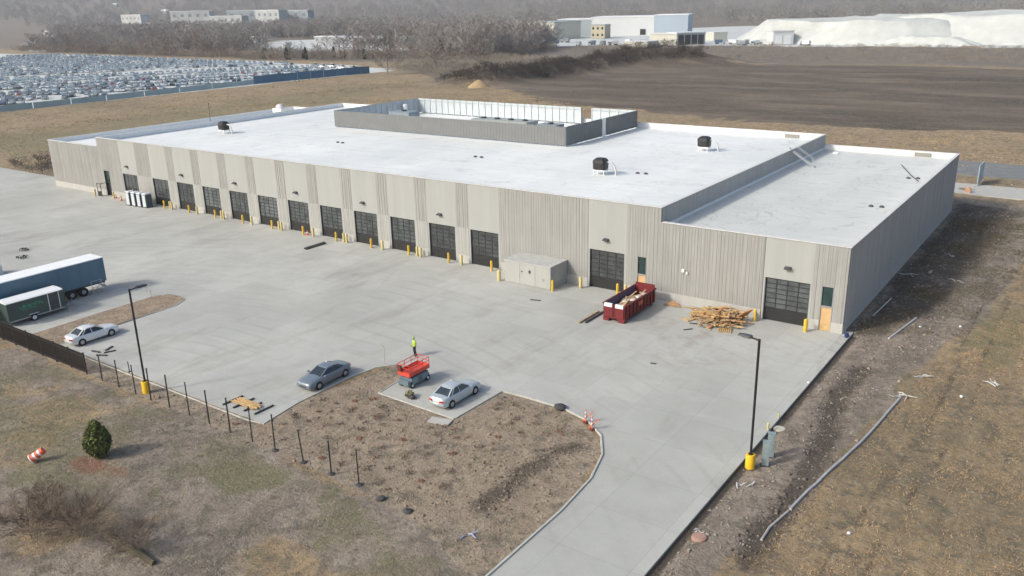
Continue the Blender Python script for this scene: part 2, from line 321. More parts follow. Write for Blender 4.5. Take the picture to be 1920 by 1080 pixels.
def axis(lo, hi, c0, c1, fine, grow):
    a = [c0]
    while a[-1] < c1: a.append(a[-1]+fine)
    st = fine
    while a[-1] < hi: st *= grow; a.append(a[-1]+st)
    b = [c0]; st = fine
    while b[-1] > lo: st *= grow; b.append(b[-1]-st)
    return np.array(b[::-1][:-1]+a)
def ground():
    X = axis(-5200, 1200, -62, 22, .5, 1.045); Y = axis(-260, 4600, -64, 4, .5, 1.04)
    gx, gy = np.meshgrid(X, Y); x = gx.ravel(); y = gy.ravel(); P = np.stack([x, y], 1)
    z = height(x, y); dY = sdist(P, YARD)
    z = np.where(dY < -.6, -.35, z)
    nx, ny = len(X), len(Y); i = (np.arange(ny-1)[:, None]*nx+np.arange(nx-1)).ravel()
    F = np.stack([i, i+1, i+nx+1, i+nx], 1)
    me = bpy.data.meshes.new('ground'); me.vertices.add(len(x)); me.vertices.foreach_set('co', np.stack([x, y, z], 1).ravel())
    me.loops.add(F.size); me.loops.foreach_set('vertex_index', F.ravel().astype(np.int32)); me.polygons.add(len(F))
    me.polygons.foreach_set('loop_start', np.arange(0, F.size, 4, dtype=np.int32)); me.update(calc_edges=True)
    wob = (fbm(x, y, 6, 4)-.5); 
    # mask channels
    def inside(poly, soft=2., wv=0.): return smooth(soft, -soft, sdist(P, poly)+wob*wv)
    mud = np.zeros(len(x)); grn = mud.copy(); plo = mud.copy(); drk = mud.copy(); mul = mud.copy(); lot = mud.copy(); scrub = mud.copy(); red = mud.copy()
    right = [(XR, -70), (2.9, -45), (4.2, -36), (5.1, -31.6), (5.6, -27), (6.6, -17), (6.5, -8), (7.8, -2), (9.5, 8), (11, 30), (12, 66), (-.3, 66), (-.3, 0), (XR, -.3)]
    mud = np.maximum(mud, inside(right, .9, 2.5))
    front = [(-100, -43.2), (-44, -43.4), (-30, -43.3), (-16, -44.5), (-6.5, -47), (-6.5, -62), (-100, -70)]
    mud = np.maximum(mud, .82*inside(front, .5, 1)*smooth(.22, .5, fbm(x+9, y, 7, 4)))
    pale = [(at(560, 900).x, at(560, 900).y), tuple(at(700, 930).xy), tuple(at(880, 985).xy), tuple(at(860, 1079).xy), tuple(at(640, 1079).xy), tuple(at(520, 980).xy)]
    mud = np.maximum(mud, 1.1*inside(pale, 2.2, 4))
    mud = np.maximum(mud, .9*inside(pxs([(340, 745), (560, 860), (520, 905), (330, 830)]), 1.5, 3))
    grn = np.maximum(grn, .5*inside(front, .6, 1)*smooth(.4, .7, fbm(x-30, y+11, 5, 4)))
    grn = np.maximum(grn, 1.1*inside(pxs([(385, 885), (480, 872), (560, 880), (540, 915), (420, 930)]), .8, 2))
    grn = np.maximum(grn, .62*inside(pxs([(43, 740), (180, 760), (200, 960), (43, 900)]), 1.6, 5))
    grn = np.maximum(grn, .8*inside(pxs([(1800, 640), (1920, 560), (1920, 700), (1840, 700)]), 1.2, 3))
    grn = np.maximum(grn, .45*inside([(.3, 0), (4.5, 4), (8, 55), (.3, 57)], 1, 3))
    grn = np.maximum(grn, .6*inside([(-225, 0), (-175, 10), (-190, 120), (-225, 200), (-235, 120)], 10, 25))
    plo = np.maximum(plo, inside(PLOW, 4, 10)); 
    for mx, my, s, a in MOUNDS[:-1]: plo = np.maximum(plo, .9*np.exp(-((x-mx)**2+(y-my)**2)/(s*s*.9))); drk = np.maximum(drk, .62*np.exp(-((x-mx)**2+(y-my)**2)/(s*s*.8)))
    drk = np.maximum(drk, .9*np.exp(-(sdist(P, pxs([(1620, 690), (1570, 740), (1545, 830), (1510, 900), (1400, 1050)]), False)/1.0)**2))
    drk = np.maximum(drk, .75*inside([(.2, 0), (3.6, .5), (5.5, 10), (7, 30), (9, 62), (.2, 62)], 1.2, 3))  # dark mud, partly the side wall's shade painted into the ground colour
    drk = np.maximum(drk, .8*np.exp(-((x+158)/9)**2-((y-10)/5)**2)); drk = np.maximum(drk, .7*np.exp(-((x+165)/5)**2-((y-17)/8)**2))
    drk = np.maximum(drk, .5*np.exp(-(sdist(P, [(-232, 130), (-225, 165), (-215, 180)], False)/5)**2))
    for off in (9.2, 11.0): drk = np.maximum(drk, .55*np.exp(-((x-off-.02*(y+30)+.5*np.sin(y*.13))/.3)**2)*(y < 20))
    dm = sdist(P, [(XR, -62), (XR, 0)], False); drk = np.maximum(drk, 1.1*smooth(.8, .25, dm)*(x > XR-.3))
    island = [(-6.4, -47), (-6.3, -38), (-8, -30), (-13, -26.6), (-30, -26.8), (-31.5, -37), (-30.5, -41.2), (-100, -41.2), (-100, -43.1), (-30, -43.1), (-14, -44)]
    mul = np.maximum(mul, inside(island, .25, .5))
    patch = inside(pxs([(880, 905), (950, 870), (1050, 830), (1080, 850), (960, 950), (880, 960)]), .7, 2)
    drk = np.maximum(drk, .85*np.exp(-(sdist(P, pxs([(1085, 835), (1040, 848), (1010, 868), (960, 905), (905, 950)]), False)/(.75+1.1*wob))**2)); mud = np.maximum(mud, 1.0*inside(pxs([(1000, 900), (1080, 860), (1110, 850), (1080, 900), (960, 985), (930, 960)]), .8, 1.5))
    lot = np.maximum(lot, inside(LOT, 1, 0)); lot = np.maximum(lot, .95*inside(SALTY, 10, 30)); lot = np.maximum(lot, .62*inside(pxs([(470, 97), (770, 96), (770, 74), (560, 74), (490, 78)]), 8, 30)); lot = np.maximum(lot, .6*inside(pxs([(40, 98), (110, 97), (100, 76), (40, 74)]), 8, 30)); lot = np.maximum(lot, .55*inside(pxs([(230, 74), (520, 74), (540, 62), (250, 60)]), 8, 60))
    scrub = np.maximum(scrub, inside([(-300, 345), (-185, 335), (-20, 350), (150, 400), (220, 515), (-40, 503), (-200, 495), (-330, 480)], 8, 25))
    scrub = np.maximum(scrub, .8*inside([(-300, 250), (-265, 235), (-205, 190), (-195, 240), (-195, 320), (-300, 360)], 8, 20))
    scrub = np.maximum(scrub, smooth(520, 700, y)*smooth(0, 40, sdist(P, SALTY))); scrub = np.maximum(scrub, inside([(-290, 290), (-420, 285), (-700, 300), (-3000, 700), (-600, 1500), (-300, 600)], 15, 30))
    red = np.maximum(red, 1.0*np.exp(-(((x+36.1)/1.9)**2+((y+51.6)/1.1)**2))); 
    red = np.maximum(red, .6*np.exp(-(((x+33.5)/2.3)**2+((y+51)/.8)**2)))
    for px, py, r_ in ((490, 805, .9), (600, 850, .8), (1430, 700, 1), (1540, 620, 1.2), (1300, 1000, .6)):
        q = at(px, py); red = np.maximum(red, .5*np.exp(-((x-q.x)**2+(y-q.y)**2)/r_**2))
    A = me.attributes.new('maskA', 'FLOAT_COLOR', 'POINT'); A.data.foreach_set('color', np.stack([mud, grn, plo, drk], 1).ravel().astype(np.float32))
    B = me.attributes.new('maskB', 'FLOAT_COLOR', 'POINT'); B.data.foreach_set('color', np.stack([mul, lot, scrub, red], 1).ravel().astype(np.float32))
    me.shade_smooth()
    m, n, b = nodes('ground_soil', .95)
    p = pos(n); f1 = noi(n, p, .12, 6, .65); f2 = noi(n, p, .9, 6, .7); f3 = noi(n, p, 4.5, 5, .7); f4 = noi(n, pos(n, (1, .25, 1)), .25, 6, .7); fl = noi(n, pos(n, (.4, 1, 1)), .02, 6, .6)
    c = mixc(n, ramp(n, f1, .35, .65), (.42, .305, .17), (.285, .205, .118))
    c = mixc(n, ramp(n, f4, .45, .7), c, (.28, .205, .12)); c = mixc(n, math_(n, 'MULTIPLY', ramp(n, noi(n, pos(n, (2.6, .3, 1)), .5, 6, .72), .54, .66), .5), c, (.15, .12, .075)); c = mixc(n, math_(n, 'MULTIPLY', ramp(n, noi(n, pos(n, (2.2, .4, 1)), .6, 6, .72), .53, .64), .5), c, (.46, .37, .22))
    c = mixc(n, math_(n, 'MULTIPLY', ramp(n, f2, .5, .68), .6), c, (.10, .085, .06))
    c = mixc(n, math_(n, 'MULTIPLY', ramp(n, f3, .5, .7), .6), c, (.33, .28, .20))
    c = mixc(n, math_(n, 'MULTIPLY', ramp(n, fl, .5, .66), .5), c, (.125, .115, .07))
    aA = N(n, 'ShaderNodeAttribute', attribute_name='maskA'); aB = N(n, 'ShaderNodeAttribute', attribute_name='maskB')
    sA = N(n, 'ShaderNodeSeparateColor'); sB = N(n, 'ShaderNodeSeparateColor'); n.links.new(aA.outputs['Color'], sA.inputs[0]); n.links.new(aB.outputs['Color'], sB.inputs[0])
    def wgt(ch, nz, k=1.1, sharp=4.): return math_(n, 'MULTIPLY', math_(n, 'ADD', math_(n, 'SUBTRACT', ch, .5), math_(n, 'MULTIPLY', math_(n, 'SUBTRACT', nz, .5), k)), sharp, False)
    def cw(x): return math_(n, 'ADD', x, .5, True)
    ff = math_(n, 'ADD', math_(n, 'MULTIPLY', f2, .6), math_(n, 'MULTIPLY', f3, .4))
    fg = math_(n, 'ADD', math_(n, 'MULTIPLY', noi(n, p, .35, 8, .8), .6), math_(n, 'MULTIPLY', f3, .4))
    scr = mixc(n, ramp(n, f2, .35, .6), (.22, .185, .15), (.13, .11, .09)); scr = mixc(n, math_(n, 'MULTIPLY', ramp(n, f1, .5, .62), .7), scr, (.24, .20, .15))
    c = mixc(n, cw(wgt(sB.outputs[2], f1, 1., 3)), c, scr)
    pl = mixc(n, ramp(n, fl, .38, .6), (.062, .044, .030), (.118, .088, .060)); pl = mixc(n, math_(n, 'MULTIPLY', ramp(n, noi(n, pos(n, (.3, 1, 1)), .07, 7, .7), .47, .6), .65), pl, (.21, .165, .12)); pl = mixc(n, math_(n, 'MULTIPLY', ramp(n, noi(n, pos(n, (.25, 1, 1)), .16, 8, .8), .5, .62), .6), pl, (.045, .035, .027)); pl = mixc(n, math_(n, 'MULTIPLY', ramp(n, noi(n, pos(n, (.2, 1, 1)), .11, 8, .8), .56, .64), .55), pl, (.18, .14, .095))
    c = mixc(n, cw(wgt(sA.outputs[2], f1, .8, 5)), c, pl)
    mu = mixc(n, ramp(n, f2, .35, .65), (.235, .19, .15), (.345, .295, .235)); mu = mixc(n, math_(n, 'MULTIPLY', ramp(n, f4, .45, .66), .7), mu, (.13, .105, .09)); mu = mixc(n, math_(n, 'MULTIPLY', ramp(n, f3, .55, .75), .5), mu, (.10, .085, .075))
    c = mixc(n, cw(wgt(sA.outputs[0], fg, 2.4, 2.6)), c, mu)
    ml = mixc(n, ramp(n, f2, .38, .62), (.36, .295, .215), (.275, .22, .16)); ml = mixc(n, math_(n, 'MULTIPLY', ramp(n, f3, .5, .68), .7), ml, (.44, .365, .27)); ml = mixc(n, math_(n, 'MULTIPLY', ramp(n, noi(n, p, 1.9, 5, .7), .55, .68), .75), ml, (.17, .125, .095)); ml = mixc(n, math_(n, 'MULTIPLY', ramp(n, f1, .5, .65), .4), ml, (.20, .18, .15))
    c = mixc(n, cw(wgt(sB.outputs[0], ff, .3, 6)), c, ml)
    blot = math_(n, 'MULTIPLY', ramp(n, noi(n, p, .55, 7, .75), .5, .6), .72); c = mixc(n, blot, c, (.125, .112, .08))
    blot2 = math_(n, 'MULTIPLY', ramp(n, noi(n, p, 1.6, 7, .75), .53, .62), .62); c = mixc(n, blot2, c, (.10, .085, .06))
    blot3 = math_(n, 'MULTIPLY', ramp(n, noi(n, pos(n, (1, .6, 1)), 2.3, 6, .75), .55, .66), .55); c = mixc(n, blot3, c, (.42, .365, .27))
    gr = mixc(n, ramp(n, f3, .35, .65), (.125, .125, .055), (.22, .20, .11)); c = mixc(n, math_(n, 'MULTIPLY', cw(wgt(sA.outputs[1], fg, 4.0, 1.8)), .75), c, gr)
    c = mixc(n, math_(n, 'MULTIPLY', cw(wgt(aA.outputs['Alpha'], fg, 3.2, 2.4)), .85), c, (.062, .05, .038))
    c = mixc(n, math_(n, 'MULTIPLY', cw(wgt(aB.outputs['Alpha'], ff, 1.3, 3)), .75), c, (.22, .095, .055))
    lt = mixc(n, ramp(n, f1, .35, .65), (.46, .49, .48), (.58, .60, .585)); c = mixc(n, cw(wgt(sB.outputs[1], f1, .3, 6)), c, lt)
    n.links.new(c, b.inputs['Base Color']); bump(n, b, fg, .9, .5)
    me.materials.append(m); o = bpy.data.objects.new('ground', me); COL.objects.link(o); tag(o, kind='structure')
    return o
ground()

# yard slab: triangulated thick sheet
def slab(name, poly, z0, z1, m):
    bm = bmesh.new(); vs = [bm.verts.new((x, y, z1)) for x, y in poly]; f = bm.faces.new(vs)
    if f.normal.z < 0: f.normal_flip()
    r = bmesh.ops.extrude_face_region(bm, geom=[f]); 
    for g in r['geom']:
        if isinstance(g, bmesh.types.BMVert): g.co.z = z0
    bmesh.ops.triangulate(bm, faces=bm.faces); bmesh.ops.recalc_face_normals(bm, faces=bm.faces)
    me = bpy.data.meshes.new(name); bm.to_mesh(me); bm.free(); me.materials.append(m); o = bpy.data.objects.new(name, me); COL.objects.link(o); return o
YS = [p for p in YARD if p[1] < 20]; YS = [(XR, -62), (XR, 1), (-137.5, 1), (-138.2, 4.6), (-152, 4.2), (-250, 4.2), (-250, -41.2)]+isl[::-1]+notch[::-1]+drive[::-1]
tag(slab('concrete_yard', YS, -.3, 0, M_YARD), kind='structure')
def kerb(name, path, w=.16, z0=-.1, z1=.13):
    mb = MB(); P = [Vector((x, y, 0)) for x, y in path]; L = []; Rr = []
    for i, p in enumerate(P):
        d = (P[min(i+1, len(P)-1)]-P[max(i-1, 0)]).normalized(); nn = Vector((-d.y, d.x, 0)); L.append(p+nn*w/2); Rr.append(p-nn*w/2)
    rings = [[(a.x, a.y, z0), (a.x, a.y, z1-.02), ((a*.85+b*.15).x, (a*.85+b*.15).y, z1), ((a*.15+b*.85).x, (a*.15+b*.85).y, z1), (b.x, b.y, z1-.02), (b.x, b.y, z0)] for a, b in zip(L, Rr)]
    mb.loft(rings); return tag(mb.build(name, M_KERB), kind='structure')
kerb('kerb', drive, .15, -.1, .09); kerb('kerb', notch+[(-27.9, -26.9)], .15, -.1, .05); kerb('kerb', [(-19.2, -26.8), (-19.4, -32.4)], .15, -.1, .05); kerb('kerb', isl+[(-32.3, -41.15), (-60, -41.2), (-100, -41.2)], .12, -.1, .03)
kerb('kerb', STRIP+[STRIP[0]], .12, -.1, .06)
# planted strip between the parking rows
sp = MB(); xs = np.linspace(-65.0, -60.1, 12); ys = np.linspace(-41, -26.2, 34)
gr_ = bmesh.new(); vs = [gr_.verts.new((x, y, .08+.07*(vn([x*3], [y*3], 2)[0]))) for x, y in STRIP]
f = gr_.faces.new(vs); bmesh.ops.triangulate(gr_, faces=[f]); bmesh.ops.subdivide_edges(gr_, edges=gr_.edges[:], cuts=5, use_grid_fill=True)
for v in gr_.verts: v.co.z = .02+.12*float(fbm([v.co.x], [v.co.y], 1.5, 3)[0])
me = bpy.data.meshes.new('planting_strip'); gr_.to_mesh(me); gr_.free()
def mulch_mat():
    m, n, b = nodes('mulch', .95); p = pos(n)
    c = mixc(n, ramp(n, noi(n, p, .8, 6, .7), .38, .62), (.33, .26, .18), (.22, .17, .12)); c = mixc(n, math_(n, 'MULTIPLY', ramp(n, noi(n, p, 3.5, 5, .7), .5, .65), .7), c, (.09, .065, .05))
    n.links.new(c, b.inputs['Base Color']); bump(n, b, noi(n, p, 4, 4), .8, .1); return m
M_MULCH = mulch_mat(); me.materials.append(M_MULCH); o = bpy.data.objects.new('planting_strip', me); COL.objects.link(o); tag(o, kind='structure')
# light concrete path behind the building
tag(MB().box(-30, 60, 69.5, 78, -.3, .12).build('path', M_BASE, rz=0), kind='structure')

# ------------------------------------------------------------------ the building
HH, HL, D, XW, XL, XLL = 9.7, 8.2, 56.5, -18.44, -121.8, -137.8
DECK_H, DECK_L = 8.9, 7.5
bld = empty('industrial_building', (-60, 0, 0), 0, 'long grey ribbed concrete industrial building with white roofs and a row of dark overhead doors', 'building')
def P_(o): o.location = (60, 0, 0); return o            # children keep site coordinates
def part(mb, name, mats, parent=None, smooth=False):
    o = mb.build(name, mats, parent or bld, smooth)
    if (parent or bld) is bld: o.location = (60, 0, 0)
    return o
def ribs(mb, x0, x1, z0, z1, axis='x', y=0., th=.3, dep=.028, rng=random, pitch=.34):
    "a wall slab whose outer face carries vertical ribs of uneven width; outer side faces -y (axis x) or +x (axis y)"
    pts = []; x = x0; pts.append((x0, 0)); up = False
    while x < x1-.02:
        wv = rng.uniform(.55, 1.45)*pitch*.5; nx = min(x1, x+wv); d = dep*rng.uniform(.5, 1) if up else 0
        pts += [(x+.005, d), (nx-.005, d)]; x = nx; up = not up
    pts.append((x1, 0)); prof = [(a, -b) for a, b in pts]
    if axis == 'x': co = [(a, y+b) for a, b in prof]+[(x1, y+th), (x0, y+th)]
    else: co = [(y-b, a) for a, b in prof]+[(y-th, x1), (y-th, x0)]
    n = len(co); mb.add([(a, b, z) for z in (z0, z1) for a, b in co], [tuple(range(n)), tuple(range(n, 2*n))]+[(i, (i+1) % n, n+(i+1) % n, n+i) for i in range(n)])
    return mb
wd = 4.074
doors = [(-115.3, wd)]+[(-42.906-(12-k)*6.401, wd) for k in range(2, 13)]+[(-26.684, 4.186), (-7.461, 4.239)]
DH = 4.27
mand = {0: (-120.85, -119.5), 13: (-20.95, -19.95), 14: (-2.15, -1.1)}
rr = random.Random(3)
def ribseg(x0, x1, h, base=True, cutm=None):
    mb = MB()
    if cutm:
        a, b = cutm; ribs(mb, x0, a-.04, .96, h, rng=rr); ribs(mb, b+.04, x1, .96, h, rng=rr); ribs(mb, a-.04, b+.04, 4.25, h, rng=rr)
        bb = MB().box(x0, a-.04, -.03, .3, 0, .958); part(MB().box(b+.04, x1, -.03, .3, 0, .958), 'base_course', M_BASE)
    else:
        ribs(mb, x0, x1, .96, h, rng=rr); bb = MB().box(x0, x1, -.03, .3, 0, .958)
    part(mb, 'ribbed_wall', M_RIB); part(bb, 'base_course', M_BASE)
ribseg(XLL, XL, HL); ribseg(XL, -115.5, HH, cutm=mand[0])
ribseg(-38.6, -26.9, HH); ribseg(-22.3, XW, HH, cutm=mand[13]); ribseg(XW, -7.7, HL); ribseg(-3.0, 0, HL, cutm=mand[14])
for i, (x, ww) in enumerate(doors):
    h = HL if i == 13 else HH
    mb = MB().box(x-.19, x+ww+.21, .005, .3, DH+.003, h-.002)
    mb.box(x-.19, x-.003, 0.006, .3, 0, DH); mb.box(x+ww+.003, x+ww+.21, 0.006, .3, 0, DH)
    part(mb, 'smooth_panel', M_SMO)
    if i < 12:  # pier to the next door
        nx = doors[i+1][0]-.192 if i < 11 else -38.6
        x2 = x+ww+.212
        if nx-x2 > .05:
            part(ribs(MB(), x2, nx, DH+.1, h, rng=rr, dep=.032), 'ribbed_wall', M_RIB); part(ribs(MB(), x2, nx, .96, DH+.097, rng=rr, dep=.02, y=-.01), 'pier_wall', M_PIER); part(MB().box(x2, nx, -.03, .3, 0, .958), 'base_course', M_BASE)
    else:
        pass
    # overhead door
    fr = MB(); y0 = .16; n_c, n_r = 4, 7
    st = .11
    fr.box(x+.003, x+ww-.003, y0, y0+.05, 0.01, 1.22 if i else 2.0)                   # solid lower panels; the first door's black height paints its dark open half
    for z in (.38, .79): fr.box(x+.02, x+ww-.02, y0-.012, y0-.002, z, z+.03)
    for c in range(n_c+1):
        cx = x+st/2+c*(ww-st)/n_c; fr.box(cx-st/2+.003, cx+st/2-.003, y0, y0+.05, 1.222, DH-.01)
    for r_ in range(6+1):
        cz = 1.27+r_*(DH-.08-1.27)/6; fr.box(x+.006, x+ww-.006, y0-.008, y0+.056, cz-.035, cz+.035)
    dO = part(fr, 'overhead_door', M_BLACK)
    gl = MB().box(x+.02, x+ww-.02, y0+.02, y0+.035, 1.24, DH-.03).build('glazing', M_GLASS, dO)
    MB().box(x+.001, x+.07, .02, y0-.005, .01, DH-.001).build('jamb', M_DKGR, dO); MB().box(x+ww-.07, x+ww-.001, .02, y0-.005, .01, DH-.001).build('jamb', M_DKGR, dO)
    if i == 0: pass
lightx = [(-113.7, 5.5), (-98.9, 5.5), (-86.1, 5.5), (-73.0, 5.5), (-60.3, 5.5), (-47.45, 5.5), (-24.66, 5.5), (-5.38, 5.45)]
for x, z in lightx:
    mb = MB().box(x-.28, x+.28, -.03, .0, z-.12, z+.18).add([(x-.3, -.03, z+.17), (x+.3, -.03, z+.17), (x+.3, -.42, z+.05), (x-.3, -.42, z+.05), (x-.3, -.03, z-.12), (x+.3, -.03, z-.12), (x+.3, -.40, z-.05), (x-.3, -.40, z-.05)], [(0, 1, 2, 3), (4, 7, 6, 5), (3, 2, 6, 7), (0, 3, 7, 4), (1, 5, 6, 2), (0, 4, 5, 1)])
    part(mb, 'wall_light', M_DKGR)
part(MB().box(-15.95, -15.65, -.16, -.06, 3.4, 3.75).box(-15.5, -15.3, -.14, -.06, 3.25, 3.5), 'wall_box', [M_PWHT])
for k, (a, b) in mand.items():
    mb = MB().box(a, b, .12, .16, 2.35, 4.2); d = MB()
    if k == 0:
        o = part(MB().box(a-.03, a+.04, -.06, .2, 0, 4.24).box(b-.04, b+.03, -.06, .2, 0, 4.24).box(a-.03, b+.03, -.061, .2, 2.2, 2.32).box(a-.03, b+.03, -.061, .2, 4.18, 4.245), 'door_frame', M_BLACK)
        part(MB().box(a+.03, b-.03, .2, .24, 0, 2.2).box(a-1.15, a-1.07, -1.1, -1.02, 0, 2.2).box(a-.08, a, -1.1, -1.02, 0, 2.2).box(a-1.15, a, -1.1, -1.03, 2.12, 2.2).box(a-1.07, a-.08, -1.08, -1.05, .05, .85).box(a-.06, a-.01, -1.03, -.03, 2.12, 2.2), 'open_door', M_BLACK)
        part(mb, 'transom', M_DARKG)
    else:
        part(MB().box(a-.03, a+.035, -.02, .2, 0, 4.23).box(b-.035, b+.03, -.02, .2, 0, 4.23).box(a+.036, b-.036, -.021, .2, 2.28, 2.4), 'door_frame', M_GREY)
        part(mb, 'transom', M_DARKG)
        dd = part(MB().box(a+.04, b-.04, .08, .12, .62, 2.27), 'plywood_door', M_PLY); MB().box(a+.05, b-.05, .06, .12, .02, .615).build('lower_board', M_WOOD, dd)
# side, back and step walls
part(ribs(MB(), .302, D, .85, HL, 'y', 0, rng=rr, dep=.04, pitch=.4), 'ribbed_wall', M_RIBS); part(MB().box(-.3, .04, .302, D, 0, .848), 'base_course', M_BASE)
part(MB().box(XLL, XLL+.3, .302, D, 0, HL), 'side_wall', M_RIBS)
part(MB().box(XLL+.302, XL-.002, D-.3, D, 0, HL).box(XL, XW, D-.3, D, 0, HH).box(XW+.002, -.302, D-.3, D, 0, HL), 'back_wall', M_RIBS)
part(ribs(MB(), .302, D-.302, DECK_L+.32, HH, 'y', XW, rng=rr, dep=.03, pitch=.5), 'step_wall', M_RIBS)
part(MB().box(XW-.3, XW+.05, .302, D-.302, DECK_L-.2, DECK_L+.318), 'flashing', M_WHITE)
part(MB().box(XL, XL+.3, .302, D-.302, DECK_L-.2, HH-.004), 'step_wall', M_WHITE)
# roof decks (fall towards the drains), membrane upstands and copings
part(MB().box(XL+.302, XW-.302, .302, D-.302, DECK_H-.25, DECK_H), 'roof', M_ROOF)
part(MB().box(XW+.002, -.302, .302, D-.302, DECK_L-.25, DECK_L), 'roof', M_ROOF2)
part(MB().box(XLL+.302, XL-.002, .302, D-.302, DECK_L-.25, DECK_L), 'roof', M_ROOF)
up = MB(); e = .03
up.box(XL+.302, XW-.302, D-.302-e, D-.303, DECK_H+.003, HH-.01).box(XL+.302, XW-.302, .303, .302+e, DECK_H+.003, HH-.01)
up.box(XW+.052, -.302-e-.003, D-.302-e, D-.303, DECK_L+.003, HL-.01).box(-.302-e, -.303, .34, D-.303, DECK_L+.003, HL-.01).box(XLL+.34, XL-.01, D-.302-e, D-.303, DECK_L+.003, HL-.01)
up.box(XLL+.303, XLL+.303+e, .34, D-.34, DECK_L+.003, HL-.01)
part(up, 'membrane_upstand', M_WHITE)
cp = MB(); c0, c1 = -.09, .36
cp.box(XL-.05, XW+.09, c0, c1, HH, HH+.06).box(XL-.05, XW+.09, D-.36, D+.06, HH, HH+.06).box(XW-.33, XW+.09, c1+.002, D-.362, HH, HH+.058).box(XL-.05, XL+.34, c1+.002, D-.362, HH, HH+.058)
cp.box(XW+.1, .08, c0, c1, HL, HL+.06).box(XW+.1, .08, D-.36, D+.06, HL, HL+.06).box(-.36, .08, c1+.002, D-.362, HL, HL+.058)
cp.box(XLL-.05, XL-.06, c0, c1, HL, HL+.06).box(XLL-.05, XL-.06, D-.36, D+.06, HL, HL+.06).box(XLL-.05, XLL+.34, c1+.002, D-.362, HL, HL+.058)
part(cp, 'coping', M_COP)
# overflow scuppers in the back parapets and the roof ladder on the step wall
sc = MB()
for x, dz, in ((-23.4, DECK_H), (-4.6, DECK_L)): sc.box(x-1.1, x+1.1, D-.47, D-.34, dz+.02, dz+.55)
part(sc, 'scupper', mat('scupper_grey', (.25, .25, .22), .7))
lp = at(1500, 285, 8.5)
ld = MB(); ly = 40.5
for s in (-.3, .3): ld.beam((XW-.5, ly+s, HH+.25), (XW+3.3, ly+s, DECK_L+.05), .09, .14)
for k in range(11):
    t = (k+.5)/11; ld.box(XW-.5+3.8*t-.09, XW-.5+3.8*t+.09, ly-.29, ly+.29, HH+.25-t*(HH-DECK_L+.2)-.02, HH+.25-t*(HH-DECK_L+.2)+.02)
for s in (-.3, .3): ld.beam((XW-.5, ly+s, HH+1.2), (XW+3.0, ly+s, DECK_L+1.2), .04); ld.beam((XW-.5, ly+s, HH+.2), (XW-.5, ly+s, HH+1.2), .04); ld.beam((XW+3.0, ly+s, DECK_L), (XW+3.0, ly+s, DECK_L+1.2), .04)
tag(ld.build('roof_stair', M_GALV), 'short galvanised stair stepping down between the two roof levels', 'stair')

# equipment screen on the roof
SX0, SX1, SY0, SY1, SZ0, SZ1 = -98.8, -49.7, 32.4, 56.0, DECK_H+.15, DECK_H+2.95
SY1 = 55.4
M_SCR = mat('screen_panel', (.165, .175, .178), .55, .1, .06, .6)
M_SCI = mat('screen_liner', (.50, .55, .57), .5, .1, .06, .6)
scr = empty('equipment_screen', (0, 0, 0), 0, 'dark grey rectangular metal screen standing round the rooftop units', 'screen')
def scr_wall(name, a, b, nrm):
    a = Vector(a); b = Vector(b); L = (b-a).length; d = (b-a)/L; nn = Vector(nrm[:2]); k = int(L/1.52); o1 = MB(); o2 = MB(); o3 = MB()
    def ob(mb, s0, s1, t0, t1, z0, z1):
        p = [a+d*s0+nn*t0, a+d*s1+nn*t0, a+d*s1+nn*t1, a+d*s0+nn*t1]; mb.prism([(q.x, q.y) for q in p], z0, z1)
    i = 0; s = 0
    while s < L-.01:
        e_ = min(L, s+.3); ob(o1, s+.002, e_, 0, .05 if i % 2 else .075, SZ0, SZ1); s = e_; i += 1
    ob(o2, .06, L-.06, -.05, -.003, SZ0+.01, SZ1-.02)
    w_ = o1.build('screen_panel', M_SCR, scr); o2.build('liner', M_SCI, w_)
    for j in range(k+1):
        s = .1+j*(L-.2)/k; ob(o3, s-.05, s+.05, -.17, -.055, SZ0-.15, SZ1-.05)
    for z in (SZ1-.3,): ob(o3, .18, L-.18, -.23, -.175, z-.05, z+.05)
    o3.build('framing', M_SCI, w_)
    return w_
scr_wall('', (SX0, SY0), (SX1, SY0), (0, -1, 0))
scr_wall('', (SX1, SY0), (SX1, 43.3), (1, 0, 0)); scr_wall('', (SX1, 44.5), (SX1, SY1), (1, 0, 0))
scr_wall('', (SX0, SY1), (-60.6, SY1), (0, 1, 0)); scr_wall('', (-58.6, SY1), (SX1, SY1), (0, 1, 0))
scr_wall('', (SX0, SY0), (SX0, SY1), (-1, 0, 0))
MB().box(SX1-.12, SX1+.03, 43.45, 44.35, DECK_H+.003, SZ1).build('gap_post', M_WHITE, scr)
M_RTU = mat('rooftop_unit_paint', (.33, .36, .34), .5, 0, .08)
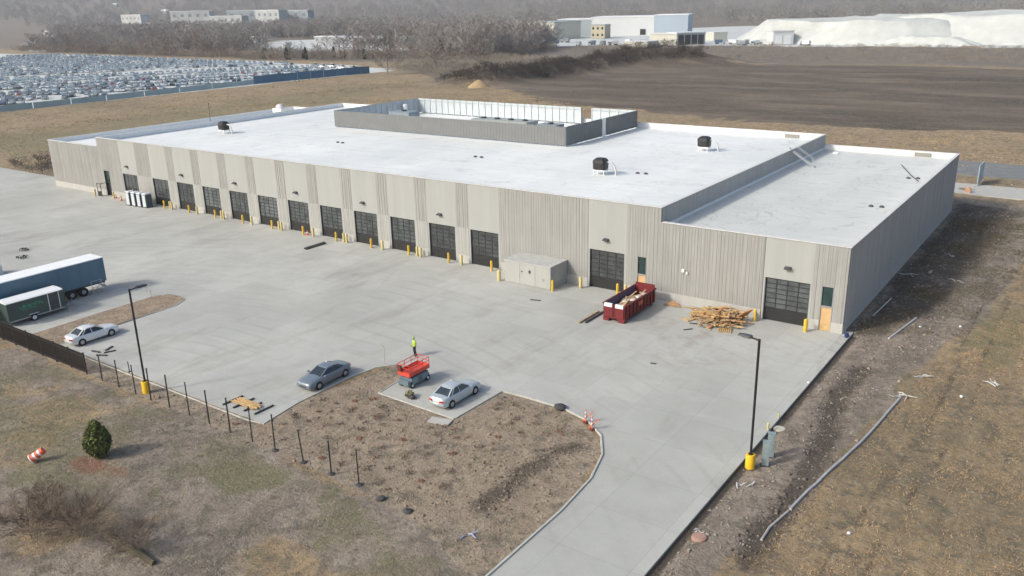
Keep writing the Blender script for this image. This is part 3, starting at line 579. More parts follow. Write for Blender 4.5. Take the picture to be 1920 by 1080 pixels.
def rtu(x0, x1, y0, y1, h, label, col=M_RTU):
    e_ = empty('rooftop_unit', ((x0+x1)/2, (y0+y1)/2, DECK_H), 0, label, 'air unit'); a, b = (x1-x0)/2, (y1-y0)/2
    MB().box(-a+.1, a-.1, -b+.1, b-.1, 0, .35).build('curb', M_WHITE, e_)
    body = MB().box(-a, a, -b, b, .355, h).box(-a-.06, a+.06, -b-.06, b+.06, h+.002, h+.09); k = max(2, int((x1-x0)/1.3))
    for j in range(1, k): body.box(-a+j*2*a/k-.02, -a+j*2*a/k+.02, -b-.02, -b-.003, .45, h-.05)
    body.build('cabinet', col, e_)
    fn = MB()
    for j in range(max(1, k//2)):
        fx = -a+(j+.5)*2*a/max(1, k//2); fn.lathe([(.5, h+.092), (.5, h+.3), (.44, h+.3), (.40, h+.2)], (fx, 0, 0), 14)
    fn.build('fan_housing', M_DKGR, e_)
    MB().add([(a, -b*.6, h*.85), (a, b*.6, h*.85), (a+.7, b*.6, h*.45), (a+.7, -b*.6, h*.45), (a, -b*.6, h*.4), (a, b*.6, h*.4)], [(0, 1, 2, 3), (0, 3, 4), (1, 5, 2), (3, 2, 5, 4)]).build('intake_hood', M_GALV, e_)
rtu(-73.5, -62, 40.0, 43.5, 1.9, 'long low grey green air unit at the right inside the roof screen')
rtu(-94.5, -89.5, 42, 45, 1.9, 'small grey air unit at the left inside the roof screen', mat('unit_blue_grey', (.22, .27, .30), .5))
rtu(-60.2, -56.6, 40.5, 43, 1.7, 'blue grey air unit with dark fans beside the long low unit', mat('unit_blue_grey', (.22, .27, .30), .5))
rtu(-55.5, -52.4, 42.5, 45.5, 1.4, 'dark low condenser nearest the right corner of the roof screen', M_DKGR)
tag(MB().lathe([(.5, 0), (.5, 2.0), (.42, 2.2), (.2, 2.3)], (-100.6+2.6, 50.5, DECK_H)).build('roof_vent', M_PWHT, smooth=True), 'tall white vent drum against the left roof screen', 'vent')

# black exhaust hoods
hd = empty('exhaust_hood', tuple(at(421, 250, DECK_H)), 0, 'black exhaust hood with white duct on the far left of the main roof', 'exhaust fan', 'black exhaust hoods on the main roof')
MB().box(-.7, -.6, -.6, -.5, 0, .55).box(.6, .7, -.6, -.5, 0, .55).box(-.7, -.6, .5, .6, 0, .55).box(.6, .7, .5, .6, 0, .55).box(-.8, .8, -.7, .7, .55, .65).build('stand', M_WHITE, hd)
mb = MB(); rg = []
for z, s in ((.66, .72), (.75, .82), (1.5, .84), (1.85, .78), (2.05, .55), (2.1, .3)): rg.append([(s*x, s*.9*y, z) for x, y in ((-1, -.7), (-.7, -1), (.7, -1), (1, -.7), (1, .7), (.7, 1), (-.7, 1), (-1, .7))])
mb.loft(rg); mb.box(-.35, .35, -.8, -.755, 1.0, 1.4); mb.build('housing', M_BLACK, hd)
MB().box(-.95, -.87, -.3, .3, 1.35, 1.75).beam((-.9, 0, 1.5), (-.7, 0, 1.5), .1).build('motor_cover', M_DKGR, hd)
MB().tube([(.7, .1, 1.55), (1.1, .1, 1.6), (1.5, .1, 1.5), (1.8, .1, 1.15), (2.0, .1, .6), (2.05, .1, 0)], .12, 12).build('duct', mat('duct_grey', (.50, .52, .53), .5), hd, True)
h2 = dup(hd, tuple(at(1126, 327, DECK_H)), .1, 'black exhaust hood with white duct nearest the front edge of the roof'); h3 = dup(hd, tuple(at(1320, 283, DECK_H)), .05, 'black exhaust hood on the right part of the main roof near the step')
# roof drains
dr = empty('roof_drain', tuple(at(638, 268, DECK_H)), 0, 'pair of small grey roof drains in front of the left screen corner', 'roof drain', 'roof drains')
for s in (-.55, .55): MB().lathe([(.3, 0), (.28, .05), (.2, .16), (.1, .2)], (s, 0, .005), 10).build('strainer', M_DKGR, dr)
for k, (q, l, z) in enumerate([((897, 295), 'pair of small grey roof drains in front of the middle of the screen', DECK_H), ((1203, 326), 'pair of small grey roof drains to the right of the nearest exhaust hood', DECK_H), ((1643, 388), 'pair of small grey drains on the lower right roof', DECK_L), ((1712, 335), 'pair of small drains towards the back of the lower right roof', DECK_L)]):
    dup(dr, tuple(at(*q, z)), .1*k, l)
tag(MB().tube([(0, 0, 0), (.1, 0, 4.3)], .05, 6).box(-.2, .3, -.03, .03, 3.4, 3.46).box(-.15, .35, -.03, .03, 4.0, 4.05).build('antenna_mast', M_DKGR, loc=(-121.6, 22.5, 8.9)), 'thin dark antenna mast on the left roof edge', 'antenna')
vt = empty('roof_unit', (-131.5, 47.5, DECK_L), 0, 'white unit with pale hood at the back of the left low roof', 'air unit')
MB().box(-1.4, 1.4, -1, 1, 0, 1.6).build('cabinet', M_PWHT, vt); MB().lathe([(.9, 1.6), (.95, 1.9), (.6, 2.4), (.2, 2.5)], (0, 0, 0)).build('cowl', mat('pale_pink', (.6, .55, .55), .6), vt)
tag(MB().lathe([(.5, 0), (.5, .12), (.3, .25)], (0, 0, 0)).build('roof_vent', M_PWHT, loc=tuple(at(1568, 288, DECK_L))), 'small round white vent near the back of the lower right roof', 'vent')
MBp = MB().tube([tuple(at(1690, 310, DECK_L)+Vector((0, 0, .08))), tuple(at(1708, 330, DECK_L)+Vector((0, 0, .08))), tuple(at(1722, 341, DECK_L)+Vector((0, 0, .08)))], .06, 6)
tag(MBp.build('cable', M_DKGR), 'thin dark cable lying on the back of the lower right roof', 'cable')

# ------------------------------------------------------------------ concrete box against the wall
cb = empty('storage_box', (-32.5, -1.85, 0), 0, 'pale grey flat topped storage box against the wall beside the overhead doors', 'storage box')
M_CB = wall_mat('box_concrete', (.35, .355, .335), (.39, .395, .375), .3, .3)
MB().box(-3, 3, -1.6, 1.75, .02, 2.5).build('box_wall', M_CB, cb)
MB().box(-3.06, 3.06, -1.66, 1.78, 2.503, 2.62).build('lid', mat('box_lid', (.40, .41, .39), .8), cb)
sm = MB()
for x in (-1.0, 1.0): sm.box(x-.02, x+.02, -1.62, -1.603, .1, 2.4)
sm.box(-2.95, 2.95, -1.66, -1.61, .02, .14); sm.build('panel_joint', mat('joint_grey', (.30, .30, .28), .9), cb)
MB().box(.2, .45, -1.66, -1.605, 1.55, 1.8).box(.29, .36, -1.67, -1.66, 1.45, 1.9).box(-.8, -.6, -1.63, -1.605, 1.5, 1.62).build('latch', M_DKGR, cb)
MB().box(1.95, 2.2, -1.64, -1.605, .85, 1.15).build('vent_plate', mat('joint_grey', (.30, .30, .28), .9), cb)

# ------------------------------------------------------------------ bollards
bo = empty('bollard', (0, 0, 0), 0, '', 'bollard', 'yellow bollards by the building'); 
MB().lathe([(.14, 0), (.14, 1.12), (.12, 1.2), (.07, 1.25), (.01, 1.26)], n=14).build('post', M_YEL, bo, True); MB().lathe([(.2, 0), (.2, .04)], n=14).build('collar', M_KERB, bo)
bp = empty('bollard', (0, 0, 0), 0, '', 'bollard', 'yellow bollards by the building'); 
MB().lathe([(.16, 0), (.16, 1.12), (.13, 1.2), (.07, 1.25), (.01, 1.26)], n=14).build('post', M_YELP, bp, True); MB().lathe([(.2, 0), (.2, .04)], n=14).build('collar', M_KERB, bp)
first = {id(bo): True, id(bp): True}
def bol(src, x, y, label, s=1):
    if first[id(src)]: first[id(src)] = False; o = src; o.location = (x, y, 0); o['label'] = label
    else: o = dup(src, (x, y, 0), None, label)
    o.scale = (s, s, 1); return o
for i in range(12):
    nm = ORD[i]+' overhead door from the left'
    bol(bo, doors[i][0]+wd-.35, -1.0, 'yellow bollard in front of the right edge of the '+nm)
    if i: bol(bp, doors[i][0]-.75, -.95, 'pale yellow bollard before the pier left of the '+nm)
    if i and i % 2 == 0: bol(bp, doors[i][0]-1.45, -.8, 'second pale bollard on the pier left of the '+nm)
bol(bp, -122.0, -1.6, 'yellow bollard left of the open door at the far left of the facade')
bol(bp, -117.4, -1.0, 'pale yellow bollard between the open door and the first overhead door')
bol(bp, -36.25, -3.55, 'pale yellow bollard off the left front corner of the storage box', 1.3)
bol(bo, -29.2, -3.5, 'yellow bollard at the right front corner of the storage box')
bol(bp, -27.2, -1.0, 'pale yellow bollard between the storage box and the next overhead door', 1.2)
bol(bo, -22.75, -.9, 'yellow bollard directly behind the left side of the red dumpster')
bol(bp, -21.9, -.7, 'pale bollard between the plywood door and the overhead door behind the dumpster')
bol(bo, -7.85, -1.0, 'slim yellow bollard between the scrap wood pile and the rightmost overhead door')
bol(bo, -3.0, -1.15, 'stout bright yellow bollard right of the rightmost overhead door', 1.35)

# ------------------------------------------------------------------ street lamps
def lamp(x, y, h, arm, label):
    e_ = empty('street_lamp', (x, y, 0), 0, label, 'street lamp', 'tall black lamps on yellow bases'); u = Vector(arm).normalized()
    MB().lathe([(.31, 0), (.31, .96), (.29, 1.0), (.02, 1.01)], n=20).build('concrete_base', mat('base_yellow', (.72, .44, .015), .5, 0, .06), e_, True)
    MB().tube([(0, 0, 1.0), (0, 0, 1.06)], .17, 8).tube([(0, 0, 1.05), (0, 0, h)], .085, 8).build('pole', M_BLACK, e_)
    MB().beam(Vector((0, 0, h-.08)), u*.55+Vector((0, 0, h-.02)), .08).build('arm', M_BLACK, e_)
    hb = MB(); v = Vector((-u.y, u.x, 0)); rg = []
    for t, ww, hh in ((.5, .12, .08), (.62, .19, .09), (1.0, .21, .08), (1.35, .19, .05), (1.42, .13, .03)):
        c = u*t+Vector((0, 0, h+.02)); rg.append([c+v*ww+Vector((0, 0, -hh)), c+v*ww*.8+Vector((0, 0, hh)), c-v*ww*.8+Vector((0, 0, hh)), c-v*ww+Vector((0, 0, -hh))])
    hb.loft(rg).build('lamp_head', M_DKGR, e_)
    for t in (.06,): MB().box(-.02, .02, -.12, -.08, .3, .31).build('bolt', M_DKGR, e_)
lamp(1.45, -27.4, 9.1, (-1, .1, 0), 'tall black street lamp on yellow base beside the driveway on the right')
lamp(-43.4, -42.5, 8.85, (.1, 1, 0), 'tall black street lamp on yellow base behind the row of fence posts on the left')

# ------------------------------------------------------------------ cars
def paint(name, col): return mat(name, col, .3, .25, .04, .5, coat=.6)
def sedan(name, label, paintm, loc, rz, L=4.75, W=1.8, roofh=1.43, group=None, coupe=False):
    e_ = empty(name, (*loc, 0), rz, label, 'car', group); h = W/2; y0 = -L/2
    # stations: (y fraction, lower z, belt z, half width low, half width belt); front of the car at +y
    S = [(0, .42, .60, .66, .60), (.01, .32, .80, .76, .70), (.035, .24, .93, .86, .76), (.10, .21, .97, .95, .82), (.20, .2, .965, 1., .86), (.32, .2, .95, 1, .88), (.5, .2, .93, 1, .885), (.66, .2, .91, 1, .88), (.72, .2, .90, 1, .86), (.82, .2, .86, .99, .84), (.92, .21, .79, .96, .80), (.97, .22, .73, .90, .75), (.992, .27, .66, .83, .69), (1, .34, .58, .78, .66)]
    rg = []
    for t, zl, zb, wl, wb in S:
        y = y0+t*L; wl *= h; wb *= h; mz = (zl+zb)/2
        rg.append([(-wl*.86, y, zl), (-wl*.98, y, zl+.07), (-wl, y, mz), (-(wl*.6+wb*.4), y, zb-.09), (-wb, y, zb-.015), (-wb*.5, y, zb+.02), (0, y, zb+.03), (wb*.5, y, zb+.02), (wb, y, zb-.015), (wl*.6+wb*.4, y, zb-.09), (wl, y, mz), (wl*.98, y, zl+.07), (wl*.86, y, zl)])
    MB().loft(rg).build('body', paintm, e_, True)
    # greenhouse
    b0, b1, t0, t1 = (y0+.13*L, y0+.735*L, y0+.29*L, y0+.53*L); bh, th = h*.845, h*.62; zb = .93
    if coupe: b0, t0 = y0+.14*L, y0+.33*L
    zt = roofh-.05; ym = (t0+t1)/2
    g = MB(); g.loft([[(-bh*.95, b0, zb), (bh*.95, b0, zb), (bh, y0+.45*L, zb-.02), (bh*.9, b1, zb-.06), (-bh*.9, b1, zb-.06), (-bh, y0+.45*L, zb-.02)], [(-th*.95, t0, zt-.03), (th*.95, t0, zt-.03), (th, ym, zt), (th*.95, t1, zt-.03), (-th*.95, t1, zt-.03), (-th, ym, zt)]])
    g.build('window_glass', M_CGLASS, e_)
    rf = MB(); rr_ = []
    for t, k, dz in ((-.06, .8, -.035), (0, .96, .0), (.25, 1.03, .045), (.5, 1.04, .06), (.75, 1.02, .045), (1, .96, .0), (1.05, .8, -.03)):
        y = t0+(t1-t0)*t; rr_.append([(-th*k, y, zt-.06+dz*.4), (-th*k*.97, y, zt+dz*.6), (-th*k*.5, y, zt+.02+dz), (th*k*.5, y, zt+.02+dz), (th*k*.97, y, zt+dz*.6), (th*k, y, zt-.06+dz*.4)])
    rf.loft(rr_)
    for s in (-1, 1):
        rf.beam((s*bh*.93, b0+.02, zb-.02), (s*th*.97, t0, zt-.01), .09, .07); rf.beam((s*bh*.885, b1-.02, zb-.08), (s*th*.97, t1, zt-.01), .06, .06)
        if not coupe: rf.beam((s*bh*1.0, y0+.43*L, zb-.02), (s*th*1.01, ym+.05, zt-.02), .05, .06)
        rf.beam((s*bh*.985, b0+.42, zb-.02), (s*th*.99, t0+.17, zt-.01), .10, .05)
    rf.build('roof', paintm, e_, True)
    for s in (-1, 1):
        for yy in (y0+.19*L, y0+.80*L):
            wn = 'wheel'; wl = MB().tube([(s*(h-.20), yy, .325), (s*(h+.005), yy, .325)], .325, 20).build(wn, M_TYRE, e_, True)
            MB().tube([(s*(h-.02), yy, .325), (s*(h+.018), yy, .325)], [.21, .19], 14).build('rim', M_RIM, wl, True)
            ar = MB(); pts = [(s*(h-.1), yy+.39*math.cos(a), .33+.39*math.sin(a)) for a in np.linspace(-.15, math.pi+.15, 13)]; ar.tube(pts, .035, 6)
            ar.tube([(s*(h-.22), yy, .33), (s*(h-.002), yy, .33)], .375, 18).build('wheel_arch', M_BLACK, e_)
        MB().box(s*h*1.0-.02+s*.07-.09, s*h+.02+s*.07+.05, y0+.655*L, y0+.69*L, .9, 1.02).build('wing_mirror', paintm, e_)
        MB().box(s*h*.5-.17, s*h*.5+.17, y0+.955*L, y0+.988*L, .57, .71, rz=-s*.3).build('headlight', mat('headlamp', (.6, .62, .62), .15), e_)
        MB().box(s*h*.60-.17, s*h*.60+.17, y0-.0, y0+.05, .68, .82, rz=s*.3).build('taillight', mat('tail_red', (.45, .02, .02), .3), e_)
        for yy in (y0+.41*L, y0+.60*L): MB().box(s*(h+.002)-.008, s*(h+.002)+.008, yy, yy+.13, .73, .76).build('door_handle', paintm, e_)
    MB().box(-.26, .26, y0-.008, y0+.0, .5, .62).build('number_plate', M_PWHT, e_)
    MB().box(-h*.45, h*.45, y0+L-.015, y0+L+.005, .38, .47).build('grille', M_BLACK, e_)
    return e_
sedan('parked_car', 'white four door sedan seen from behind beside the narrow planted strip', paint('white_car_paint', (.72, .73, .72)), (-58.75, -38.3), R(1))
sedan('parked_car', 'dusty blue grey car with its nose towards the camera, alone by the island kerb', paint('blue_grey_car_paint', (.17, .21, .25)), (-32.75, -33.0), R(181.5), 4.85, 1.82, 1.38, coupe=True)
sedan('parked_car', 'silver sedan with red tail lights parked in the concrete bay beside the red lift', paint('silver_car_paint', (.46, .51, .54)), (-21.5, -29.75), R(0), 4.75)

# ------------------------------------------------------------------ scissor lift
M_LIFTG = mat('lift_grey', (.12, .17, .20), .5, 0, .15)
sl_ = empty('scissor_lift', (-26.2, -29.25, 0), 0, 'lowered scissor lift with red platform rails and dark grey base in the parking bay', 'scissor lift')
MB().box(-.58, .58, -1.2, 1.2, .22, .62).box(-.64, .64, -1.0, 1.0, .62, .9).box(-.5, .5, -1.3, -1.2, .25, .7).build('chassis', M_LIFTG, sl_)
for x in (-.55, .55):
    for y in (-.95, .95):
        wv = MB().tube([(x-.1, y, .25), (x+.1, y, .25)], .25, 16).build('wheel', M_TYRE, sl_, True); MB().tube([(x-.12, y, .25), (x+.12, y, .25)], .12, 10).build('hub', M_PWHT, wv)
ss = MB()
for z in (.91, .97):
    for s in (-1, 1):
        ss.beam((s*.35, -1.1, z), (s*.35, 1.1, z+.06), .06, .07); ss.beam((s*.28, 1.1, z), (s*.28, -1.1, z+.06), .06, .07)
ss.build('scissor_arms', M_SRED, sl_)
MB().box(-.62, .62, -1.2, 1.2, 1.08, 1.2).box(.62, .66, -1.2, 1.2, 1.05, 1.4).box(-.66, -.62, -1.2, 1.2, 1.05, 1.4).box(-.62, .62, -1.24, -1.2, 1.05, 1.4).box(-.62, .62, 1.2, 1.24, 1.05, 1.4).build('platform', M_SRED, sl_)
rl = MB()
for x in (-.62, .62):
    for y in (-1.18, -.4, .4, 1.18): rl.beam((x, y, 1.35), (x, y, 2.0), .04)
    for z in (1.7, 2.0): rl.beam((x, -1.2, z), (x, 1.2, z), .04)
for y in (-1.18, 1.18):
    for z in (1.7, 2.0): rl.beam((-.62, y, z), (.62, y, z), .04)
rl.build('guard_rail', M_SRED, sl_)
MB().box(-.5, -.15, -1.4, -1.25, 1.45, 1.95).build('control_box', mat('dark_red', (.14, .03, .03), .6), sl_)
for y in (-.6, .6): MB().box(.645, .66, y-.35, y+.35, .35, .8).build('side_cover', mat('cover_grey', (.2, .26, .3), .5), sl_)

# ------------------------------------------------------------------ person
def person(loc, rz, label):
    J = {'pel': (0, 0, .98, .125), 'waist': (0, 0, 1.12, .115), 'chest': (0, .01, 1.34, .135), 'neck0': (0, 0, 1.49, .065), 'neck': (0, .01, 1.56, .055), 'head0': (0, .02, 1.62, .08), 'head': (0, .03, 1.70, .098), 'crown': (0, .015, 1.78, .065)}
    E_ = [('pel', 'waist'), ('waist', 'chest'), ('chest', 'neck0'), ('neck0', 'neck'), ('neck', 'head0'), ('head0', 'head'), ('head', 'crown')]
    for s, a in ((-1, 'l'), (1, 'r')):
        J[a+'hip'] = (s*.10, 0, .92, .105); J[a+'th'] = (s*.115, .01, .72, .088); J[a+'kn'] = (s*.12, .03 if s > 0 else -.02, .50, .06); J[a+'cf'] = (s*.125, 0 if s > 0 else -.05, .34, .056); J[a+'an'] = (s*.13, -.01 if s > 0 else -.08, .10, .042); J[a+'he'] = (s*.13, 0 if s > 0 else -.07, .05, .042); J[a+'to'] = (s*.145, .15 if s > 0 else .08, .035, .036)
        E_ += [('pel', a+'hip'), (a+'hip', a+'th'), (a+'th', a+'kn'), (a+'kn', a+'cf'), (a+'cf', a+'an'), (a+'an', a+'he'), (a+'he', a+'to')]
        J[a+'sh'] = (s*.185, 0, 1.43, .065); J[a+'ua'] = (s*.235, -.01, 1.27, .052); J[a+'el'] = (s*.27, -.01, 1.13, .042); J[a+'fa'] = (s*.25, .10, 1.03, .038); J[a+'wr'] = (s*.20, .20, .99, .026); J[a+'pa'] = (s*.18, .255, .985, .03)
        E_ += [('chest', a+'sh'), (a+'sh', a+'ua'), (a+'ua', a+'el'), (a+'el', a+'fa'), (a+'fa', a+'wr'), (a+'wr', a+'pa')]
        for k, (dx, ln) in enumerate(((-.03, .075), (-.01, .085), (.01, .08), (.03, .062))):
            p0 = J[a+'pa']; J[f'{a}f{k}0'] = (p0[0]+dx, p0[1]+.035, p0[2], .0095); J[f'{a}f{k}1'] = (p0[0]+dx*1.1, p0[1]+.035+ln*.55, p0[2]-.012, .009); J[f'{a}f{k}2'] = (p0[0]+dx*1.05, p0[1]+.035+ln*.9, p0[2]-.04, .0075)
            E_ += [(a+'pa', f'{a}f{k}0'), (f'{a}f{k}0', f'{a}f{k}1'), (f'{a}f{k}1', f'{a}f{k}2')]
        p0 = J[a+'wr']; J[a+'t0'] = (p0[0]-s*.035, p0[1]+.03, p0[2]+.0, .011); J[a+'t1'] = (p0[0]-s*.055, p0[1]+.065, p0[2]-.012, .0095)
        E_ += [(a+'wr', a+'t0'), (a+'t0', a+'t1')]
    J['nose'] = (0, .135, 1.69, .014); E_.append(('head', 'nose'))
    J['le'] = (-.098, .02, 1.69, .014); J['re'] = (.098, .02, 1.69, .014); E_ += [('head', 'le'), ('head', 're')]
    keys = list(J); idx = {k: i for i, k in enumerate(keys)}
    me = bpy.data.meshes.new('tmp'); me.from_pydata([J[k][:3] for k in keys], [(idx[a], idx[b]) for a, b in E_], []); o = bpy.data.objects.new('tmp', me); COL.objects.link(o)
    sk = o.modifiers.new('skin', 'SKIN'); sk.use_smooth_shade = True
    for k, v in zip(keys, me.skin_vertices[0].data): r_ = J[k][3]; v.radius = (r_*1.15, r_) if k in ('chest', 'waist', 'pel') else (r_, r_)
    me.skin_vertices[0].data[idx['pel']].use_root = True
    sb = o.modifiers.new('sub', 'SUBSURF'); sb.levels = 1; sb.render_levels = 1
    dg = bpy.context.evaluated_depsgraph_get(); dg.update(); bm_ = bpy.data.meshes.new_from_object(o.evaluated_get(dg)); bpy.data.objects.remove(o)
    bm_.materials.clear(); bm_.materials.append(mat('skin', (.38, .22, .15), .6)); bm_.name = 'body'
    root = empty('person', loc, rz, label, 'person'); bo_ = bpy.data.objects.new('body', bm_); COL.objects.link(bo_); bo_.parent = root
    def garment(name, m, test, off):
        b = bmesh.new(); b.from_mesh(bm_); b.normal_update()
        dele = [f for f in b.faces if not test(f.calc_center_median())]; bmesh.ops.delete(b, geom=dele, context='FACES')
        for v in b.verts: v.co += v.normal*off
        q = bpy.data.meshes.new(name); b.to_mesh(q); b.free(); q.materials.clear(); q.materials.append(m)
        ob = bpy.data.objects.new(name, q); COL.objects.link(ob); ob.parent = root; return ob
    garment('trousers', mat('navy_trousers', (.018, .02, .028), .9), lambda c: c.z < 1.04 and c.z > .085 and abs(c.x) < .3 and not (c.z > .85 and c.y > .14), .016)
    garment('boots', mat('boot_leather', (.05, .035, .025), .8), lambda c: c.z < .14, .012)
    garment('hi_vis_jacket', mat('hi_vis_yellow', (.42, .62, .06), .7), lambda c: 1.0 < c.z < 1.53 and c.y < .17, .022)
    MB().box(-.14, -.08, -.17, -.155, 1.05, 1.42).box(.08, .14, -.17, -.155, 1.05, 1.42).box(-.16, .16, -.172, -.158, 1.08, 1.13).build('reflective_strips', mat('reflective', (.7, .7, .66), .3), root)
    MB().lathe([(.125, 1.735), (.13, 1.75), (.118, 1.79), (.09, 1.83), (.04, 1.855), (.005, 1.86)], (0, .02, 0), 16).box(-.07, .07, .12, .19, 1.735, 1.75).build('hard_hat', mat('hat_green', (.25, .42, .06), .35), root, True)
    MB().box(-.045, -.02, .118, .125, 1.705, 1.72).box(.02, .045, .118, .125, 1.705, 1.72).build('eyes', M_BLACK, root); MB().box(-.025, .025, .112, .12, 1.645, 1.655).build('mouth', mat('lip', (.25, .08, .07), .6), root)
person((-29.9, -25.0, 0), R(150), 'person in a hi-vis yellow jacket and dark trousers standing behind the red lift')

# ------------------------------------------------------------------ dumpster
dp = empty('dumpster', (-19.2, -4.9, 0), 0, 'dark red open top dumpster full of debris near the wall', 'dumpster')
W2, L2, Z0, Z1 = 1.15, 3.3, .3, 1.75
bd = MB(); t = .07
bd.box(-W2, W2, -L2, L2, Z0, Z0+.08); bd.box(W2-t, W2, -L2, L2, Z0+.081, Z1); bd.box(-W2, -W2+t, -L2, L2, Z0+.081, Z1); bd.box(-W2+t+.001, W2-t-.001, -L2, -L2+t, Z0+.081, Z1); bd.box(-W2+t+.001, W2-t-.001, L2-t, L2, Z0+.081, Z1+.35)
bd.build('bin', M_RED, dp)
rb = MB()
for j in range(9):
    y = -L2+.35+j*(2*L2-.7)/8
    for s in (-1, 1): rb.box(s*(W2+.05)-.048, s*(W2+.05)+.048, y-.07, y+.07, Z0+.1, Z1-.1)
for s in (-1, 1): rb.box(s*(W2+.02)-.07, s*(W2+.02)+.07, -L2-.03, L2+.03, Z1-.1, Z1+.04); rb.box(s*.62-.45, s*.62+.45, -L2-.09, -L2-.002, Z0+.15, Z1-.3)
rb.box(-.12, -.02, -L2-.1, -L2-.002, Z0, Z1); rb.box(.04, .14, -L2-.1, -L2-.002, Z0, Z1); rb.build('ribs', M_RED, dp)
for s in (-1, 1): MB().box(s*.6-.42, s*.6+.42, -L2-.11, -L2+.12, Z1-.28, Z1+.06).build('end_plate', M_PWHT, dp)
MB().box(-.75, -.6, -L2, L2+.1, .12, .29).box(.6, .75, -L2, L2+.1, .12, .29).box(-W2, -.5, -L2-.06, -L2+.5, .02, .3).box(.45, W2, -L2-.06, -L2+.5, .02, .3).build('runner', M_RED, dp)
for s in (-1, 1):
    for y in (-2.6, 2.7): MB().tube([(s*.95-.08, y, .14), (s*.95+.08, y, .14)], .14, 12).build('roller', M_BLACK, dp)
MB().box(-W2+t+.002, -W2+t+.02, -L2+.1, L2-.1, Z0+.2, Z1-.02).build('liner', mat('faded_purple', (.10, .085, .16), .7), dp)
MB().box(W2+.1, W2+.108, -.55, .35, 1.05, 1.45).build('warning_patch', mat('orange_mark', (.42, .12, .05), .6), dp)
rg_ = random.Random(5)
def lump(name, loc, r, m, label, cat, par=None, grp=None, sq=.7):
    mb = MB(); n_, k_ = 10, 6; rg2 = []
    for i in range(k_+1):
        a = math.pi*i/k_-math.pi/2; rg2.append([(math.cos(a)*r*math.cos(2*math.pi*j/n_)*(rg_.uniform(.8, 1.15)), math.cos(a)*r*math.sin(2*math.pi*j/n_)*rg_.uniform(.8, 1.15), (math.sin(a)+1)*r*sq*rg_.uniform(.9, 1.1)) for j in range(n_)])
    mb.loft(rg2); o_ = mb.build(name, m, par, True, loc); 
    if not par: tag(o_, label, cat, grp)
    return o_
lump('debris_heap', (-19.2, -4.6, .4), 1.0, M_WOOD2, 'heap of brown broken wood debris filling the bottom of the dumpster', 'debris', sq=.3).scale = (1, 2.9, 1.6)
for k, (x, y, z, r_) in enumerate([(-19.2, -5.7, .85, .55), (-18.85, -4.9, .9, .5), (-18.8, -3.9, .95, .45), (-19.5, -6.9, .8, .45), (-18.6, -3.0, .95, .5)]):
    lump('trash_bag', (x, y, z), r_*.8, mat('bag_grey', (.5, .5, .48), .6), 'crumpled white trash bag, %s from the near end of the dumpster' % ORD[[1, 2, 3, 0, 4][k]], 'trash bag', None, 'white bags in the dumpster', .75)
for k in range(9):
    x, y = rg_.uniform(-20, -18.5), rg_.uniform(-7.4, -2.2); a = rg_.uniform(0, 3.1); l = rg_.uniform(.5, 1)
    x = max(-19.7, min(-18.7, x)); tag(MB().beam((x-math.cos(a)*l*.5, y-math.sin(a)*l, 1.25), (x+math.cos(a)*l*.5, y+math.sin(a)*l, 1.3+rg_.uniform(0, .3)), .14, .05).build('board', rg_.choice([M_WOOD, M_WOOD2])), 'broken board on top of the debris in the dumpster', 'board', 'broken boards in the dumpster')
for k, x in enumerate((-21.8, -21.3)): tag(MB().box(x-.09, x+.09, -10.4+k*.4, -6.6+k*.5, .005, .16).build('timber', M_DKWD if k else M_WOOD2), ['greyish brown timber lying left of the dark one in front of the dumpster', 'long dark timber on the concrete in front of the dumpster'][k], 'timber', 'timbers in front of the dumpster')
tag(MB().box(-65.5, -65.15, -6.0, -2.6, .005, .22).box(-65.1, -64.95, -5.9, -2.7, .005, .15).build('steel_beam', M_DKGR), 'dark steel beam lying on the yard in front of the middle doors', 'beam')
tag(MB().box(-.55, .55, -.1, .1, .003, .05).build('rubber_strip', M_DKWD, loc=tuple(at(1004, 563)), rz=.3), 'small dark strip on the concrete in front of the storage box', 'strip')

# ------------------------------------------------------------------ scrap lumber pile: every piece a thing
def board(a, b, wv, hv, m, label='loose board in the scrap lumber pile by the wall', grp='boards in the scrap lumber pile', name='board'):
    c = (Vector(a)+Vector(b))/2; return tag(MB().beam(Vector(a)-c, Vector(b)-c, wv, hv).build(name, m, loc=tuple(c)), label, 'board', grp)
LB = {0: 'light yellow board in the scrap lumber pile', 1: 'greyish brown weathered board in the scrap lumber pile', 2: 'orange brown board in the scrap lumber pile'}
for k in range(190):
    u = rg_.gauss(0, 1.0); v_ = rg_.gauss(0, .8); x = -10.8+u*1.2; y = -2.8+v_*.95; x = max(-13.6, min(-8.5, x)); y = max(-5.6, min(-.7, y))
    hgt_ = (.05+max(0, 1.25-((x+10.6)**2/4.2+(y+2.3)**2/3.2)*.55)*rg_.uniform(.25, 1))*.95; l = rg_.uniform(.35, 1.05); a = rg_.choice([rg_.gauss(.1, .3), rg_.gauss(0, .5), rg_.gauss(1.5, .5), rg_.uniform(0, 3.14)]); til = rg_.uniform(-.16, .2)*min(1, hgt_)
    d = Vector((math.cos(a), math.sin(a), til)).normalized()*l; q = Vector((x, y, max(.06, hgt_)))
    if (q+d).y > -.12 or (q-d).y > -.12: d.y *= .2
    a_, b_ = q+d, q-d; a_.z = max(.04, a_.z); b_.z = max(.04, b_.z)
    ci = rg_.choice([0, 0, 0, 1, 1, 2]); board(a_, b_, rg_.choice([.09, .14, .19, .28]), rg_.choice([.04, .04, .09]), [M_WOOD, M_WOOD2, M_WOOD3][ci], LB[ci])
for k in range(7):
    y = -1.0-k*.12; board((-8.9-k*.05, y-1.2, .1+k*.1), (-8.35, y+.4, 1.0+k*.02), .24, .04, M_WOOD3, 'reddish brown board leaning upright at the right end of the scrap pile', 'leaning boards at the scrap pile')
